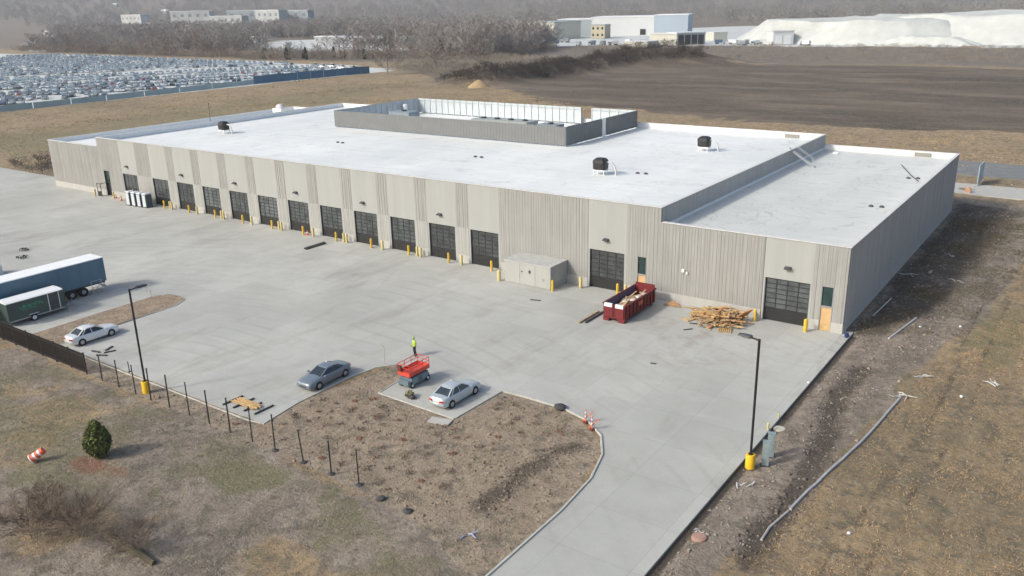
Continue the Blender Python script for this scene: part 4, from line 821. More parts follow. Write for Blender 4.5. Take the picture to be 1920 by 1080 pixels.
pl_ = empty('pallet', (-9.3, -4.9, 0), .35, 'broken wooden pallet at the front foot of the scrap lumber pile', 'pallet')
for j in range(7): MB().box(-.6+j*.18, -.48+j*.18, -.5, .5, .1, .125).build('deck_board', M_WOOD, pl_)
for j in (-.45, 0, .4): MB().box(-.6, .6, j, j+.06, .005, .099).build('runner', M_WOOD2, pl_)
c = at(1262, 573)
for k in range(6): board((c.x-.9+.1*k, c.y-.35+.12*k, .05+.05*k), (c.x+.9-.15*k, c.y-.2+.12*k, .08+.05*k), .16, .05, [M_WOOD2, M_WOOD3][k % 2], 'short brown board in the small heap between dumpster and scrap pile', 'small board heap')
for k in range(5): c = at(1285+k*6, 576+k); board((c.x-.5, c.y-.1, .03+.03*k), (c.x+.7, c.y+.05, .05+.03*k), .12, .04, M_WOOD, 'thin yellow board lying flat left of the scrap lumber pile', 'flat boards left of the pile')
# debris on the slab
for k, (px, py, l, a) in enumerate([(1290, 618, .9, .9), (1300, 607, .7, .3), (1322, 614, .5, .2), (1225, 682, .5, .1), (575, 468, .3, 1)]):
    c = at(px, py); tag(MB().beam((-l/2*math.cos(a), -l/2*math.sin(a), .03), (l/2*math.cos(a), l/2*math.sin(a), .04), .16, .05).build('rubble', M_DKGR, loc=tuple(c)), 'dark scrap strip on the concrete near the scrap pile, ' + ORD[k] + ' counting right and down', 'scrap')
# lumber stack by the kerb: sawn planks on dark bearers
for k in range(4):
    x = -36.1+k*1.15; tag(MB().box(x-.06, x+.06, -40.6+.1*k, -38.7+.2*(k % 2), .005, .12).build('timber', M_DKWD, rz=0), 'dark bearer under the sawn planks by the kerb, %s from the left' % ORD[k], 'timber', 'dark bearers under the planks')
for k in range(5):
    y = -39.95+k*.17; tag(MB().box(-36.0+.15*(k % 3), -33.3+.25*(k % 2), y, y+.14, .125, .17+.04*(k % 3 == 1)).build('plank', M_WOOD), 'sawn yellow plank on dark bearers near the island kerb', 'plank', 'sawn planks on bearers')
c = at(180, 660); 
for k, (dx, dy, rz_) in enumerate(((0, 0, .2), (1.1, .7, 1.2), (1.3, -.2, .5), (.3, 1.1, 2))): tag(MB().box(-.5, .5, -.08, .08, .004, .1).build('timber', M_DKWD, loc=(c.x+dx, c.y+dy, 0), rz=rz_), 'short dark timber on the concrete near the white sedan, %s from the left' % ORD[k], 'timber')

# ------------------------------------------------------------------ trailers
M_BLUE = mat('trailer_blue', (.09, .18, .25), .5, 0, .08, .5, dirt=(.10, .15, .2), dirt_amt=.4)
st_ = empty('semi_trailer', (-72.9, -37.2, 0), 0, 'long blue box semi trailer with white roof at the left edge', 'trailer')
MB().box(-1.28, 1.28, -8.1, 8.1, 1.15, 3.75).build('box', M_BLUE, st_); MB().box(-1.3, 1.3, -8.12, 8.12, 3.752, 3.84).build('roof', M_WHITE, st_)
MB().box(-1.2, 1.2, 8.102, 8.14, 1.2, 3.7).build('rear_door', mat('pale_door', (.55, .5, .53), .5), st_); MB().box(-1.1, 1.1, -7.8, 8.0, .95, 1.145).build('chassis', M_BLACK, st_)
MB().box(-1.25, 1.25, 7.9, 8.0, .45, .6).beam((-.9, 7.95, .6), (-.9, 7.95, 1), .08).beam((.9, 7.95, .6), (.9, 7.95, 1), .08).build('bumper', M_GALV, st_)
for y in (4.1, 5.4):
    for s in (-1, 1): wv = MB().tube([(s*.72, y, .5), (s*1.22, y, .5)], .5, 18).build('wheel', M_TYRE, st_, True); MB().tube([(s*1.2, y, .5), (s*1.235, y, .5)], .24, 12).build('rim', M_GREY, wv)
for j in range(14): MB().box(1.282, 1.296, -7.9+j*1.2, -7.86+j*1.2, 1.2, 3.7).build('side_seam', M_BLUE, st_)
# folded frames leaning by the trailer
rk = MB()
for (y, s) in ((6.2, 0), (7.4, .05)): rk.beam((1.7, y, .02), (1.45, y, 1.5), .05); 
rk.beam((1.7, 6.2, .05), (1.7, 7.4, .05), .05); rk.beam((1.45, 6.2, 1.5), (1.45, 7.4, 1.5), .05); rk.beam((1.6, 6.2, .8), (1.6, 7.4, .8), .05); rk.beam((1.7, 6.2, .02), (1.46, 7.4, 1.45), .04); rk.beam((2.0, 5.2, .04), (1.9, 6.6, .06), .08)
tag(rk.build('steel_rack', M_GALV, loc=(-72.9, -37.2, 0)), 'small grey steel frame leaning on the blue semi trailer', 'frame')
ut = empty('cargo_trailer', (-69.75, -38.1, 0), 0, 'small dark green cargo trailer with white roof in front of the blue trailer', 'trailer')
M_GRN = mat('dark_green_panel', (.055, .085, .075), .5, 0, .1)
MB().box(-1.05, 1.05, -3.0, 2.6, .45, 2.35).add([(-1.05, 2.6, .45), (1.05, 2.6, .45), (1.05, 2.6, 2.35), (-1.05, 2.6, 2.35), (0, 3.3, .45), (0, 3.3, 2.3)], [(0, 4, 5, 3), (4, 1, 2, 5), (3, 5, 2), (0, 1, 4)]).build('box', M_GRN, ut)
rfm = MB(); rfm.loft([[(-1.08, y, 2.353), (-1.08, y, 2.42), (-.8, y, 2.5), (0, y, 2.55), (.8, y, 2.5), (1.08, y, 2.42), (1.08, y, 2.353)] for y in (-3.03, 2.65)]).build('roof', M_WHITE, ut)
dO = MB().box(1.052, 1.075, 1.1, 2.1, .55, 2.25).build('side_door', mat('door_dark', (.06, .065, .07), .5), ut); MB().box(1.053, 1.09, 1.02, 1.098, .5, 2.33).box(1.053, 1.09, 2.102, 2.18, .5, 2.33).build('door_trim', M_PWHT, dO)
MB().box(1.053, 1.07, -2.95, 2.55, .45, .56).build('sill_trim', M_GALV, ut)
wv = MB().tube([(.85, -.6, .36), (1.13, -.6, .36)], .36, 18).build('wheel', M_TYRE, ut, True); MB().tube([(1.12, -.6, .36), (1.155, -.6, .36)], .22, 12).build('rim', M_PWHT, wv)
w2 = MB().tube([(-1.13, -.6, .36), (-.85, -.6, .36)], .36, 18).build('wheel', M_TYRE, ut, True)
MB().box(1.06, 1.2, -1.1, -.1, .76, .80).build('fender', M_PWHT, ut)
MB().beam((-.7, 2.6, .5), (0, 4.0, .5), .1).beam((.7, 2.6, .5), (0, 4.0, .5), .1).beam((0, 3.3, .5), (0, 4.2, .5), .1).beam((0, 3.9, .05), (0, 3.9, .8), .08).build('tow_bar', M_GREY, ut)
lg = MB(); rr2 = random.Random(2)
for j in range(9):
    y = -1.75+j*.26; hh = rr2.choice([.26, .34, .3]); lg.box(1.053, 1.066, y, y+.05, 1.55, 1.55+hh); lg.box(1.053, 1.066, y+.051, y+.19, 1.55+rr2.choice([0, .12, hh-.05]), 1.6+rr2.choice([0, .12, hh-.05]))
lg.box(1.053, 1.066, -1.6, -.2, 1.38, 1.43); lg.build('green_lettering', mat('logo_green', (.03, .32, .16), .5), ut)
# edge-of-frame clutter
c = at(40, 520)
tag(MB().box(-1.2, 1.2, -2.5, 2.0, .3, 2.6).box(-1.0, 1.0, 2.0, 3.0, .3, 1.6).build('white_van', M_PWHT, loc=(c.x-4.0, c.y-3.6, -.4)), 'white van body half hidden behind the blue semi trailer', 'van')
for k, (px, py) in enumerate(((46, 470), (42, 484))):
    c = at(px, py); tag(leafball(60, .7, .3, .14, 40+k).build('rubble_pile', M_DKWD, loc=(c.x, c.y, .05)), ['dark pile of rubble at the far left edge of the yard', 'smaller brown rubble pile at the left edge of the yard'][k], 'rubble')

# ------------------------------------------------------------------ portable toilets
M_TB = mat('toilet_shaded_blue', (.05, .085, .105), .5, 0, .1); M_TL = mat('toilet_light', (.50, .53, .56), .5, 0, .05)  # sides' shade painted into the cabin blue, lit front into the pale door
to = empty('portable_toilet', (-110.2, -2.3, 0), 0, '', 'portable toilet', 'portable toilets by the second overhead door')
MB().box(-.52, .52, -.52, .55, .1, 2.1).build('cabin', M_TB, to)
MB().box(-.56, .56, -.56, .59, 0, .098).build('skid', M_BLACK, to); MB().box(-.42, .42, -.55, -.525, .14, 2.0).build('door', M_TL, to)
MB().loft([[(-.55, -.56, 2.102), (.55, -.56, 2.102), (.55, .58, 2.102), (-.55, .58, 2.102)], [(-.5, -.5, 2.25), (.5, -.5, 2.25), (.5, .5, 2.25), (-.5, .5, 2.25)], [(-.2, -.3, 2.34), (.2, -.3, 2.34), (.2, .3, 2.34), (-.2, .3, 2.34)]]).build('roof', M_TL, to)
MB().tube([(.35, .35, 2.2), (.35, .35, 2.55)], .05, 8).build('vent_pipe', M_TL, to)
to['label'] = 'leftmost portable toilet of the row, by the open overhead door'
for k in range(1, 4): dup(to, (-110.2+1.32*k, -2.3+.12*k, 0), 0, ['', 'second portable toilet from the left', 'third portable toilet from the left', 'rightmost portable toilet showing its shade-darkened blue side'][k])
# orange items
for k, (px, py) in enumerate(((218, 372), (228, 376), (577, 441))):
    c = at(px, py); e_ = empty('traffic_cone', (c.x, c.y, 0), 0, ['orange cone left of the first overhead door', 'orange cone right below the first one by the far door', 'orange cone in front of the pier beside the seventh door'][k], 'traffic cone')
    MB().box(-.2, .2, -.2, .2, 0, .04).build('foot', M_ORG, e_); MB().lathe([(.15, .04), (.035, .72), (.02, .73)], n=12).build('cone', M_ORG, e_, True); MB().lathe([(.105, .33), (.082, .47)], n=12).build('collar', M_PWHT, e_)
for k, (x, y) in enumerate(((-10.85, -27.75), (-9.9, -28.45))):
    e_ = empty('delineator_post', (x, y, .02), 0, ['left orange delineator post at the bend of the driveway kerb', 'right orange delineator post at the bend of the driveway kerb'][k], 'delineator')
    MB().lathe([(.2, 0), (.2, .06), (.1, .1)], n=12).build('foot', mat('dark_red', (.14, .03, .03), .6), e_); MB().lathe([(.055, .1), (.05, 1.05), (.02, 1.1)], n=10).build('tube', mat('faded_orange', (.60, .22, .15), .6), e_, True)
    for z in (.45, .75): MB().lathe([(.062, z), (.060, z+.12)], n=10).build('reflective_band', M_PWHT, e_)
    MB().beam((-.3, 0, .02), (.5, .2, .9), .05).build('lath', M_ORG, e_)
# fallen drum
db = empty('traffic_drum', (-39.7, -53.5, .30), 0, 'orange and white traffic drum lying tipped over in the grass', 'traffic drum'); db.rotation_euler = (R(58), R(-6), R(150))
for i, (z0, z1, r0, r1, m) in enumerate([(0, .2, .3, .29, M_ORG), (.2, .35, .285, .28, M_PWHT), (.35, .55, .28, .27, M_ORG), (.55, .7, .265, .26, M_PWHT), (.7, .9, .26, .25, M_ORG)]): MB().lathe([(r0, z0+.003), (r1, z1)], n=16).build('band', m, db, True)
MB().lathe([(.36, -.06), (.36, 0)], n=16).build('rubber_ring', M_PWHT, db)
db.location = (-39.7, -53.5, .35)

# ------------------------------------------------------------------ fence and posts
fn = empty('metal_fence', (-51.3, -43.1, 0), 0, 'black picket fence running out of the picture at the left', 'fence')
for k in range(13):
    x = -k*2.45; MB().box(x-.05, x+.05, -.05, .05, -.2, 1.95).build('post', M_BLACK, fn)
    if k < 12:
        pk = MB(); a = x-2.4; pk.box(a, x-.052, -.02, .02, 1.62, 1.67).box(a, x-.052, -.02, .02, .2, .25)
        for j in range(20): xx = x-.1-j*.117; pk.box(xx-.017, xx+.017, -.018, .018, .08, 1.86)
        pk.build('panel', mat('fence_dark', (.022, .017, .015), .6), fn)
posts = [(-48.8, 2.3, 0), (-46.3, 2.4, 0), (-43.9, 2.5, 0), (-41.8, 2.75, 0), (-39.3, 2.75, 0), (-36.75, 2.75, 0), (-34.3, 2.75, 0), (-31.85, 2.75, 0), (-29.35, 2.75, 0), (-26.9, 2.75, 0), (-24.0, 2.1, -1), (-21.3, 2.4, 0), (-18.75, 2.55, 0)]
for k, (x, h_, lean) in enumerate(posts):
    lb = 'bare dark metal fence post, %s from the black fence' % ORD[k] if not lean else 'dark fence post leaning over its dark footing hole'
    g = H(x, -43.15); e_ = empty('fence_post', (x, -43.15, g), 0, lb, 'fence post', 'bare fence posts in a line')
    tip = (-.55, .25, h_) if lean else (rg_.uniform(-.05, .05), rg_.uniform(-.04, .04), h_)
    MB().beam((0, 0, -.2), tip, .075).build('post', M_BLACK, e_)
    MB().box(tip[0]-.05, tip[0]+.05, tip[1]-.05, tip[1]+.05, h_, h_+.03).build('cap', M_BLACK, e_)
    if k >= 9: MB().lathe([(.26, -.1), (.24, .04), (.12, .1)], (0, 0, 0), 12).build('footing', M_DKWD, e_)
for k, (x, y) in enumerate(((-16.4, -43.6), (-14.0, -43.8))): lump('post_footing', (x, y, H(x, y)-.05), .32, M_DKWD, ['dark post footing right of the last standing fence post', 'rightmost dark post footing at the island edge'][k], 'footing', sq=.4)
c = at(243, 697); tag(MB().beam((0, 0, -.1), (-.05, 0, .95), .06).box(-.1, .1, -.1, .1, -.05, .05).build('marker_stake', M_DKGR, loc=(c.x, c.y, 0)), 'short dark stake behind the left street lamp', 'stake')
# saplings staked on the island edge
def sapling(px, py, h_, label):
    c = at(px, py); e_ = empty('sapling', (c.x, c.y, 0), 0, label, 'sapling'); MB().tube([(0, 0, 0), (.02, 0, h_*.5), (0, .03, h_)], [.02, .015, .006], 5).build('trunk', M_WOOD2, e_)
    tw = MB(); r3 = random.Random(px)
    for k in range(9): z = h_*r3.uniform(.35, .95); a = r3.uniform(0, 6.3); tw.tube([(0, 0, z), (.35*math.cos(a), .35*math.sin(a), z+.35)], [.008, .004], 3)
    tw.build('twigs', M_WOOD2, e_); 
sapling(722, 683, 2.0, 'thin bare sapling left of the red lift at the island tip'); sapling(276, 550, 1.1, 'thin bare sapling at the tip of the planted strip'); sapling(134, 597, 1.5, 'thin bare sapling near the dark green trailer'); sapling(284, 556, .9, 'second thin sapling at the strip tip, on the right')

# ------------------------------------------------------------------ utility things on the right
for k, (x, y, h_, lb) in enumerate(((2.15, -26.5, 1.75, 'nearer grey green utility pedestal beside the right street lamp'), (2.05, -25.2, 1.75, 'farther grey green utility pedestal beside the right street lamp'))):
    e_ = empty('utility_pedestal', (x, y, H(x, y)), R(20), lb, 'utility box', 'utility pedestals'); m_ = mat('pedestal_grey', (.26, .33, .34), .5, .1)
    MB().box(-.22, .22, -.14, .14, 0, h_).build('cabinet', m_, e_); MB().box(-.25, .25, -.17, .17, h_+.002, h_+.06).build('cap', m_, e_); MB().box(-.16, .16, -.155, -.143, .5, h_-.15).build('door', m_, e_)
    MB().box(-.3, .3, -.22, .22, -.05, .05).build('plinth', M_DKGR, e_)
c = at(1450, 812); tag(MB().lathe([(.09, 0), (.09, .5), (.05, .55)], n=8).build('yellow_marker', M_YELP, loc=(c.x-.5, c.y+.3, 0)), 'short yellow marker behind the utility pedestals', 'marker')
c = at(1460, 783); tag(MB().lathe([(.07, 0), (.07, .3), (.05, .33)], n=8).build('yellow_marker', M_YELP, loc=(c.x, c.y, 0)), 'small yellow marker by the pale round cover', 'marker')
for px, py, m_, lb in ((1462, 800, mat('cover_pale', (.45, .43, .36), .8), 'pale round concrete cover beside the kerb'), (1311, 1008, mat('cover_rust', (.33, .21, .16), .8), 'reddish brown round cover near the bottom of the driveway')):
    c = at(px, py); e_ = empty('manhole', (c.x, c.y, H(c.x, c.y)), 0, lb, 'manhole cover'); MB().lathe([(.44, -.1), (.44, .08), (.40, .12), (.36, .12)], n=24).build('ring', m_, e_, True); MB().lathe([(.34, .1), (.33, .14)], n=24).build('lid', m_, e_)
def tubeobj(name, pts, r, m, label, cat, grp=None):
    P3 = [Vector((x, y, H(x, y)+r*.8)) for x, y in pts]; c = P3[0]; return tag(MB().tube([p-c for p in P3], r, 8).build(name, m, loc=tuple(c), smooth=True), label, cat, grp)
def interp(pts, n):
    out = []
    for i in range(len(pts)-1):
        for k in range(n): t_ = k/n; out.append((pts[i][0]*(1-t_)+pts[i+1][0]*t_, pts[i][1]*(1-t_)+pts[i+1][1]*t_))
    return out+[pts[-1]]
M_PIPE = mat('pale_pipe', (.50, .50, .50), .5); M_SOCK = mat('silt_sock', (.36, .35, .33), .8, 0, .2, 3)
tubeobj('silt_sock', interp([tuple(at(x, y).xy) for x, y in ((1428, 1008), (1443, 985), (1478, 955))], 4), .08, M_SOCK, 'pale curved lower end of the hose along the dry grass', 'hose')
tubeobj('drain_hose', interp([tuple(at(x, y).xy) for x, y in ((1482, 952), (1508, 925), (1545, 893), (1580, 862), (1620, 822), (1655, 785), (1688, 748))], 5), .095, mat('hose_grey', (.36, .37, .38), .6, 0, .15, 3), 'long grey drain hose lying between bare soil and dry grass', 'hose')
tubeobj('plastic_pipe', [tuple(at(1637, 592).xy), tuple(at(1671, 560).xy)], .06, M_PIPE, 'pale pipe nearest the shaded side wall', 'pipe', 'pale pipes beside the building')
tubeobj('plastic_pipe', [tuple(at(1666, 637).xy), tuple(at(1718, 598).xy)], .08, M_PIPE, 'longer pale pipe on the soil right of the building corner', 'pipe', 'pale pipes beside the building')
M_FAB = mat('pale_fabric', (.46, .46, .44), .8)
def scrap(px, py, n, r_, label, m=M_FAB):
    c = at(px, py); mb = MB(); r3 = random.Random(px*7+py); z = H(c.x, c.y)
    for k in range(n):
        a = r3.uniform(0, 6.3); q = [(r3.uniform(-.3, .3)*r_, r3.uniform(-.3, .3)*r_, r3.uniform(.02, .1))]
        for j in range(3): q.append((q[-1][0]+math.cos(a)*r_*.4, q[-1][1]+math.sin(a)*r_*.4, r3.uniform(.03, .22))); a += r3.uniform(-.7, .7)
        mb.tube(q, [.04, .055, .045, .02], 5)
    return tag(mb.build('plastic_scrap', m, loc=(c.x, c.y, z), smooth=True), label, 'scrap')
scrap(1690, 741, 6, 1.0, 'tangle of white plastic strips at the upper end of the long hose'); scrap(1728, 706, 4, .7, 'crumpled white plastic scrap above the hose end'); scrap(1866, 725, 3, .9, 'white plastic strip at the right edge of the dry grass')
scrap(1383, 905, 3, .5, 'pale scrap on the soil below the right lamp'); scrap(1410, 908, 2, .4, 'small pale scrap right of the other one below the lamp'); scrap(1311, 993, 3, .35, 'white scrap beside the reddish cover')
scrap(1706, 515, 3, 1.0, 'pale strip on the shaded soil beside the side wall'); scrap(1742, 512, 2, .8, 'second pale strip on the shaded soil beside the side wall'); scrap(1790, 528, 2, .9, 'pale strip farther right on the shaded soil'); scrap(1788, 482, 2, .8, 'pale strip high on the shaded soil behind'); scrap(1590, 632, 4, .5, 'pale wrap lying at the near building corner', mat('blue_wrap', (.30, .34, .48), .6)); scrap(879, 1005, 3, .5, 'crumpled blue plastic at the lower edge of the island', mat('blue_wrap', (.30, .34, .48), .6))
for k, (px, py) in enumerate(((1802, 747), (1592, 999), (1725, 616), (1800, 616), (1516, 718))):
    c = at(px, py); lump('rock', (c.x, c.y, H(c.x, c.y)), .12+.03*(k == 0), M_PWHT, 'small white stone on the ground, %s in the list from the right grass' % ORD[k] if False else ['white round stone in the dry grass on the right', 'small white stone in the grass near the bottom', 'small white stone above the longer pipe', 'small white stone by the far rut', 'small pale stone beside the driveway kerb'][k], 'stone')
drum = at(1583, 633); tag(MB().lathe([(.2, 0), (.2, .35), (.12, .38)], n=10).build('bucket', mat('dark_blue', (.02, .03, .10), .5), loc=(.55, -.55, 0)), 'dark blue bucket at the near right building corner', 'bucket')
c = at(825, 790); tag(MB().box(-.85, .85, -.42, .42, -.05, .07).build('concrete_pad', M_BASE, loc=(c.x, c.y, 0), rz=.25), 'small pale concrete pad below the silver sedan', 'concrete pad')
c = at(768, 745); e_ = empty('potted_shrub', (c.x, c.y, 0), 0, 'small yellowish shrub with burlap root ball in front of the lift', 'shrub')
lump('root_ball', (.35, -.1, 0), .28, M_DKWD, '', '', e_, sq=.6); 
leafball(220, .38, .6, .09, 4).build('crown', mat('olive_leaf', (.22, .21, .10), .9, 0, .3, 4), e_)
# evergreen shrub
es = empty('evergreen_shrub', (-36.3, -50.6, H(-36.3, -50.6)), 0, 'dark green conical evergreen shrub on reddish needles in the lower left', 'shrub')
sh = lambda z: (1.0-.15*abs(z-.35)/.35 if z < .35 else 1.0-.62*((z-.35)/.65)**1.4)
M_EV = mat('evergreen_leaf', (.13, .15, .045), .9, 0, .55, 2.2)
cr = leafball(5200, .95, 2.85, .13, 9, sh); cr.build('crown', M_EV, es); MB().tube([(0, 0, -.1), (0, 0, 1.6)], [.09, .04], 7).build('trunk', M_DKWD, es)

# dormant ornamental plants in the island
M_RB = mat('dead_leaf_red', (.27, .13, .09), .95, 0, .4, 3); M_BR = mat('dead_leaf_brown', (.17, .13, .095), .95, 0, .4, 3)
pA = empty('dormant_plant', (0, 0, 0), 0, 'small dormant brown plant clump in the mulch of the island', 'plant', 'dormant brown plants in the island'); leafball(60, .30, .2, .06, 21).build('leaves', M_BR, pA)
pB = empty('dormant_plant', (0, 0, 0), 0, 'small reddish plant clump in the mulch of the island', 'plant', 'reddish plants in the island'); leafball(60, .26, .18, .06, 22).build('leaves', M_RB, pB)
used = set(); ISL = [(-6.9, -46), (-6.9, -38), (-9, -30.5), (-13, -27.4), (-18.4, -27.6), (-18.8, -33.3), (-28.3, -33), (-28.6, -28), (-30.3, -29), (-30.6, -40.5), (-29, -42.5), (-14.5, -43.2)]
cnt = 0; r4 = random.Random(12)
for i in range(15):
    for j in range(13):
        x = -30.5+i*1.65+(j % 2)*.8+r4.uniform(-.7, .7); y = -43+j*1.3+r4.uniform(-.6, .6)
        if sdist([(x, y)], ISL)[0] > -.3 or r4.random() < .2: continue
        if x > -13.5 and y < -33 : continue
        src = pB if r4.random() < .28 else pA; z = H(x, y)
        o = dup(src, (x, y, z), r4.uniform(0, 6), None, (s_ := r4.uniform(.55, 1.25), s_, s_))
pA.location = (-29.6, -39, H(-29.6, -39)); pB.location = (-32.6, -42.1, H(-32.6, -42.1))
c = at(1050, 766); pt = empty('pipe_bundle', (c.x, c.y, .0), .4, 'bundle of dark reddish clods at the upper kerb bend of the island', 'debris'); lump('clods', (0, 0, 0), .5, M_DKWD, '', '', pt, sq=.35)

# ------------------------------------------------------------------ ground cover: tufts of dry and green grass as one stuff object
def tufts(name, n, sample, mcol, hs, ws, blades=4, label=None, seed=1):
    r = np.random.default_rng(seed); P = sample(r, n); z = height(P[:, 0], P[:, 1]); m_ = len(P)*blades
    c = np.repeat(np.stack([P[:, 0], P[:, 1], z-.02], 1), blades, 0)+np.concatenate([r.normal(0, ws*1.3, (m_, 2)), np.zeros((m_, 1))], 1)
    a = r.uniform(0, 2*np.pi, m_); w_ = r.uniform(.5, 1.3, m_)*ws; h_ = r.uniform(.4, 1.2, m_)*hs; d = np.stack([np.cos(a), np.sin(a), 0*a], 1)*w_[:, None]; lean = r.normal(0, 1.1, (m_, 2))*h_[:, None]
    V = np.empty((m_, 3, 3)); V[:, 0] = c-d; V[:, 1] = c+d; V[:, 2] = c+np.concatenate([lean, h_[:, None]], 1)
    me = bpy.data.meshes.new(name); me.vertices.add(m_*3); me.vertices.foreach_set('co', V.ravel()); me.loops.add(m_*3); me.loops.foreach_set('vertex_index', np.arange(m_*3, dtype=np.int32)); me.polygons.add(m_); me.polygons.foreach_set('loop_start', np.arange(0, m_*3, 3, dtype=np.int32)); me.update(calc_edges=True)
    me.materials.append(mcol); o = bpy.data.objects.new(name, me); COL.objects.link(o); return tag(o, label, name.replace('_', ' '), kind='stuff')
def region(poly, keep=None):
    A = np.array(poly); lo, hi = A.min(0), A.max(0)
    def f(r, n):
        P = r.uniform(lo, hi, (n*3, 2)); k = sdist(P, poly) < 0
        if keep: k &= keep(P, r)
        return P[k][:n]
    return f
def clods(name, n, sample, mcol, r0, label, seed):
    r = np.random.default_rng(seed); P = sample(r, n); m_ = len(P); z = height(P[:, 0], P[:, 1]); rad = r0*np.clip(r.lognormal(0, .6, m_), .4, 4)
    O_ = np.array([(1, 0, 0), (0, 1, 0), (-1, 0, 0), (0, -1, 0), (0, 0, .8), (0, 0, -.6)]); T = np.array([(0, 1, 4), (1, 2, 4), (2, 3, 4), (3, 0, 4), (1, 0, 5), (2, 1, 5), (3, 2, 5), (0, 3, 5)])
    a = r.uniform(0, 6.28, m_); ca, sa = np.cos(a)[:, None], np.sin(a)[:, None]; J_ = O_[None]*rad[:, None, None]*r.uniform(.6, 1.4, (m_, 6, 1)); V = np.stack([J_[..., 0]*ca-J_[..., 1]*sa*.8+P[:, 0:1], J_[..., 0]*sa+J_[..., 1]*ca*.8+P[:, 1:2], J_[..., 2]+z[:, None]], -1).reshape(-1, 3)
    F = (T[None]+6*np.arange(m_)[:, None, None]).reshape(-1, 3); me = bpy.data.meshes.new(name); me.vertices.add(len(V)); me.vertices.foreach_set('co', V.ravel()); me.loops.add(F.size); me.loops.foreach_set('vertex_index', F.ravel().astype(np.int32)); me.polygons.add(len(F)); me.polygons.foreach_set('loop_start', np.arange(0, F.size, 3, dtype=np.int32)); me.update(calc_edges=True)
    me.materials.append(mcol); o = bpy.data.objects.new(name, me); COL.objects.link(o); return tag(o, label, 'soil clods', kind='stuff')
M_CLD = mat('clod_soil', (.27, .23, .19), .95, 0, .4, 1.2); M_CLDD = mat('clod_dark', (.12, .098, .08), .95, 0, .4, 1.2)
MUDP = [(1.1, -64), (3.2, -45), (4.4, -36), (5.3, -31), (6.6, -20), (7, -8), (9.5, 4), (11, 30), (12, 60), (.6, 60), (.6, 0), (1.1, -1)]
clods('soil_clods', 9000, region(MUDP, lambda P, r: fbm(P[:, 0]*2, P[:, 1], 3, 3)+r.uniform(-.2, .2, len(P)) > .5), M_CLD, .045, 'loose soil clods on the bare strip along the drive', 11)
TR_ = pxs([(1620, 690), (1570, 740), (1545, 830), (1510, 900), (1400, 1050)])
clods('churned_soil', 4000, region([(.8, -50), (9, -50), (9, 0), (.8, 0)], lambda P, r: sdist(P, TR_, False)+r.normal(0, .35, len(P)) < .9), M_CLDD, .05, 'dark churned soil in the wheel track', 12)
clods('bark_chips', 9000, region([(-6.6, -47), (-6.6, -38.5), (-8.2, -30.5), (-13, -27.2), (-18.6, -27.2), (-19, -33), (-28.2, -32.8), (-28.4, -27.5), (-30.3, -28), (-31.2, -32), (-31.1, -41.4), (-60, -41.6), (-60, -43), (-14, -44)], lambda P, r: fbm(P[:, 0], P[:, 1], 1.3, 3)+r.uniform(-.3, .3, len(P)) > .45), mat('bark_chip', (.24, .185, .135), .95, 0, .5, 1.5), .04, 'bark and soil crumbs scattered over the island', 13)
clods('berm_clods', 700, region([(-16, -44), (-6.6, -44), (-7.5, -29), (-16, -36)], lambda P, r: sdist(P, pxs([(1085, 835), (1040, 848), (1010, 868), (960, 905), (905, 950)]), False)+r.normal(0, .3, len(P)) < .9), M_CLDD, .05, 'dark clods along the dug line in the island', 14)
M_DRY = mat('dry_grass', (.37, .265, .155), .95, 0, .45, .8); M_GG = mat('green_grass', (.22, .21, .10), .95, 0, .4, .8); M_GREYG = mat('grey_grass', (.33, .28, .205), .95, 0, .4, .9)
tufts('dry_grass', 42000, region([(3.6, -50), (5.3, -32), (6.9, -20), (8, -6), (11, 10), (14, 40), (40, 45), (40, -50)], lambda P, r: fbm(P[:, 0], P[:, 1], 3, 3)+r.uniform(-.25, .25, len(P)) > .45), M_DRY, .11, .028, 4, 'dry tan grass covering the ground on the right', 2)
tufts('grey_grass', 24000, region([(-75, -43.6), (-14, -44.6), (-6.9, -48), (-6.9, -64), (-50, -66), (-80, -58)], lambda P, r: fbm(P[:, 0]+9, P[:, 1], 4, 3)+r.uniform(-.25, .25, len(P)) > .5), M_GREYG, .07, .028, 4, 'sparse greyish dry grass below the fence line', 3)
tufts('green_grass', 14000, region([(-75, -43.6), (-18, -44), (-12, -50), (-14, -62), (-50, -66), (-80, -58)], lambda P, r: fbm(P[:, 0]-30, P[:, 1]+11, 5, 4)+r.uniform(-.1, .1, len(P)) > .56), M_GG, .08, .028, 4, 'patches of green grass below the fence line', 4)
tufts('mulch_straw', 14000, region(ISL), mat('straw', (.40, .32, .215), .95, 0, .5, 1.2), .05, .035, 3, 'straw and bark chips scattered over the island soil', 5)
tufts('side_weeds', 9000, region([(1.0, 1), (9, 5), (14, 60), (.8, 60)], lambda P, r: fbm(P[:, 0], P[:, 1], 4, 3)+r.uniform(-.2, .2, len(P)) > .5), mat('side_weed', (.14, .12, .075), .95, 0, .4, .8), .14, .04, 4, 'low weeds on the soil beside the shaded wall', 6)
tufts('far_grass', 30000, region([(-290, -20), (-290, 200), (-200, 200), (-100, 140), (-30, 130), (60, 150), (60, 82), (-140, 60), (-160, 8)], lambda P, r: fbm(P[:, 0], P[:, 1], 14, 3)+r.uniform(-.2, .2, len(P)) > .48), mat('far_dry_grass', (.37, .29, .165), .95, 0, .4, .1), .2, .12, 3, 'tan dry grass in the field behind the building', 7)

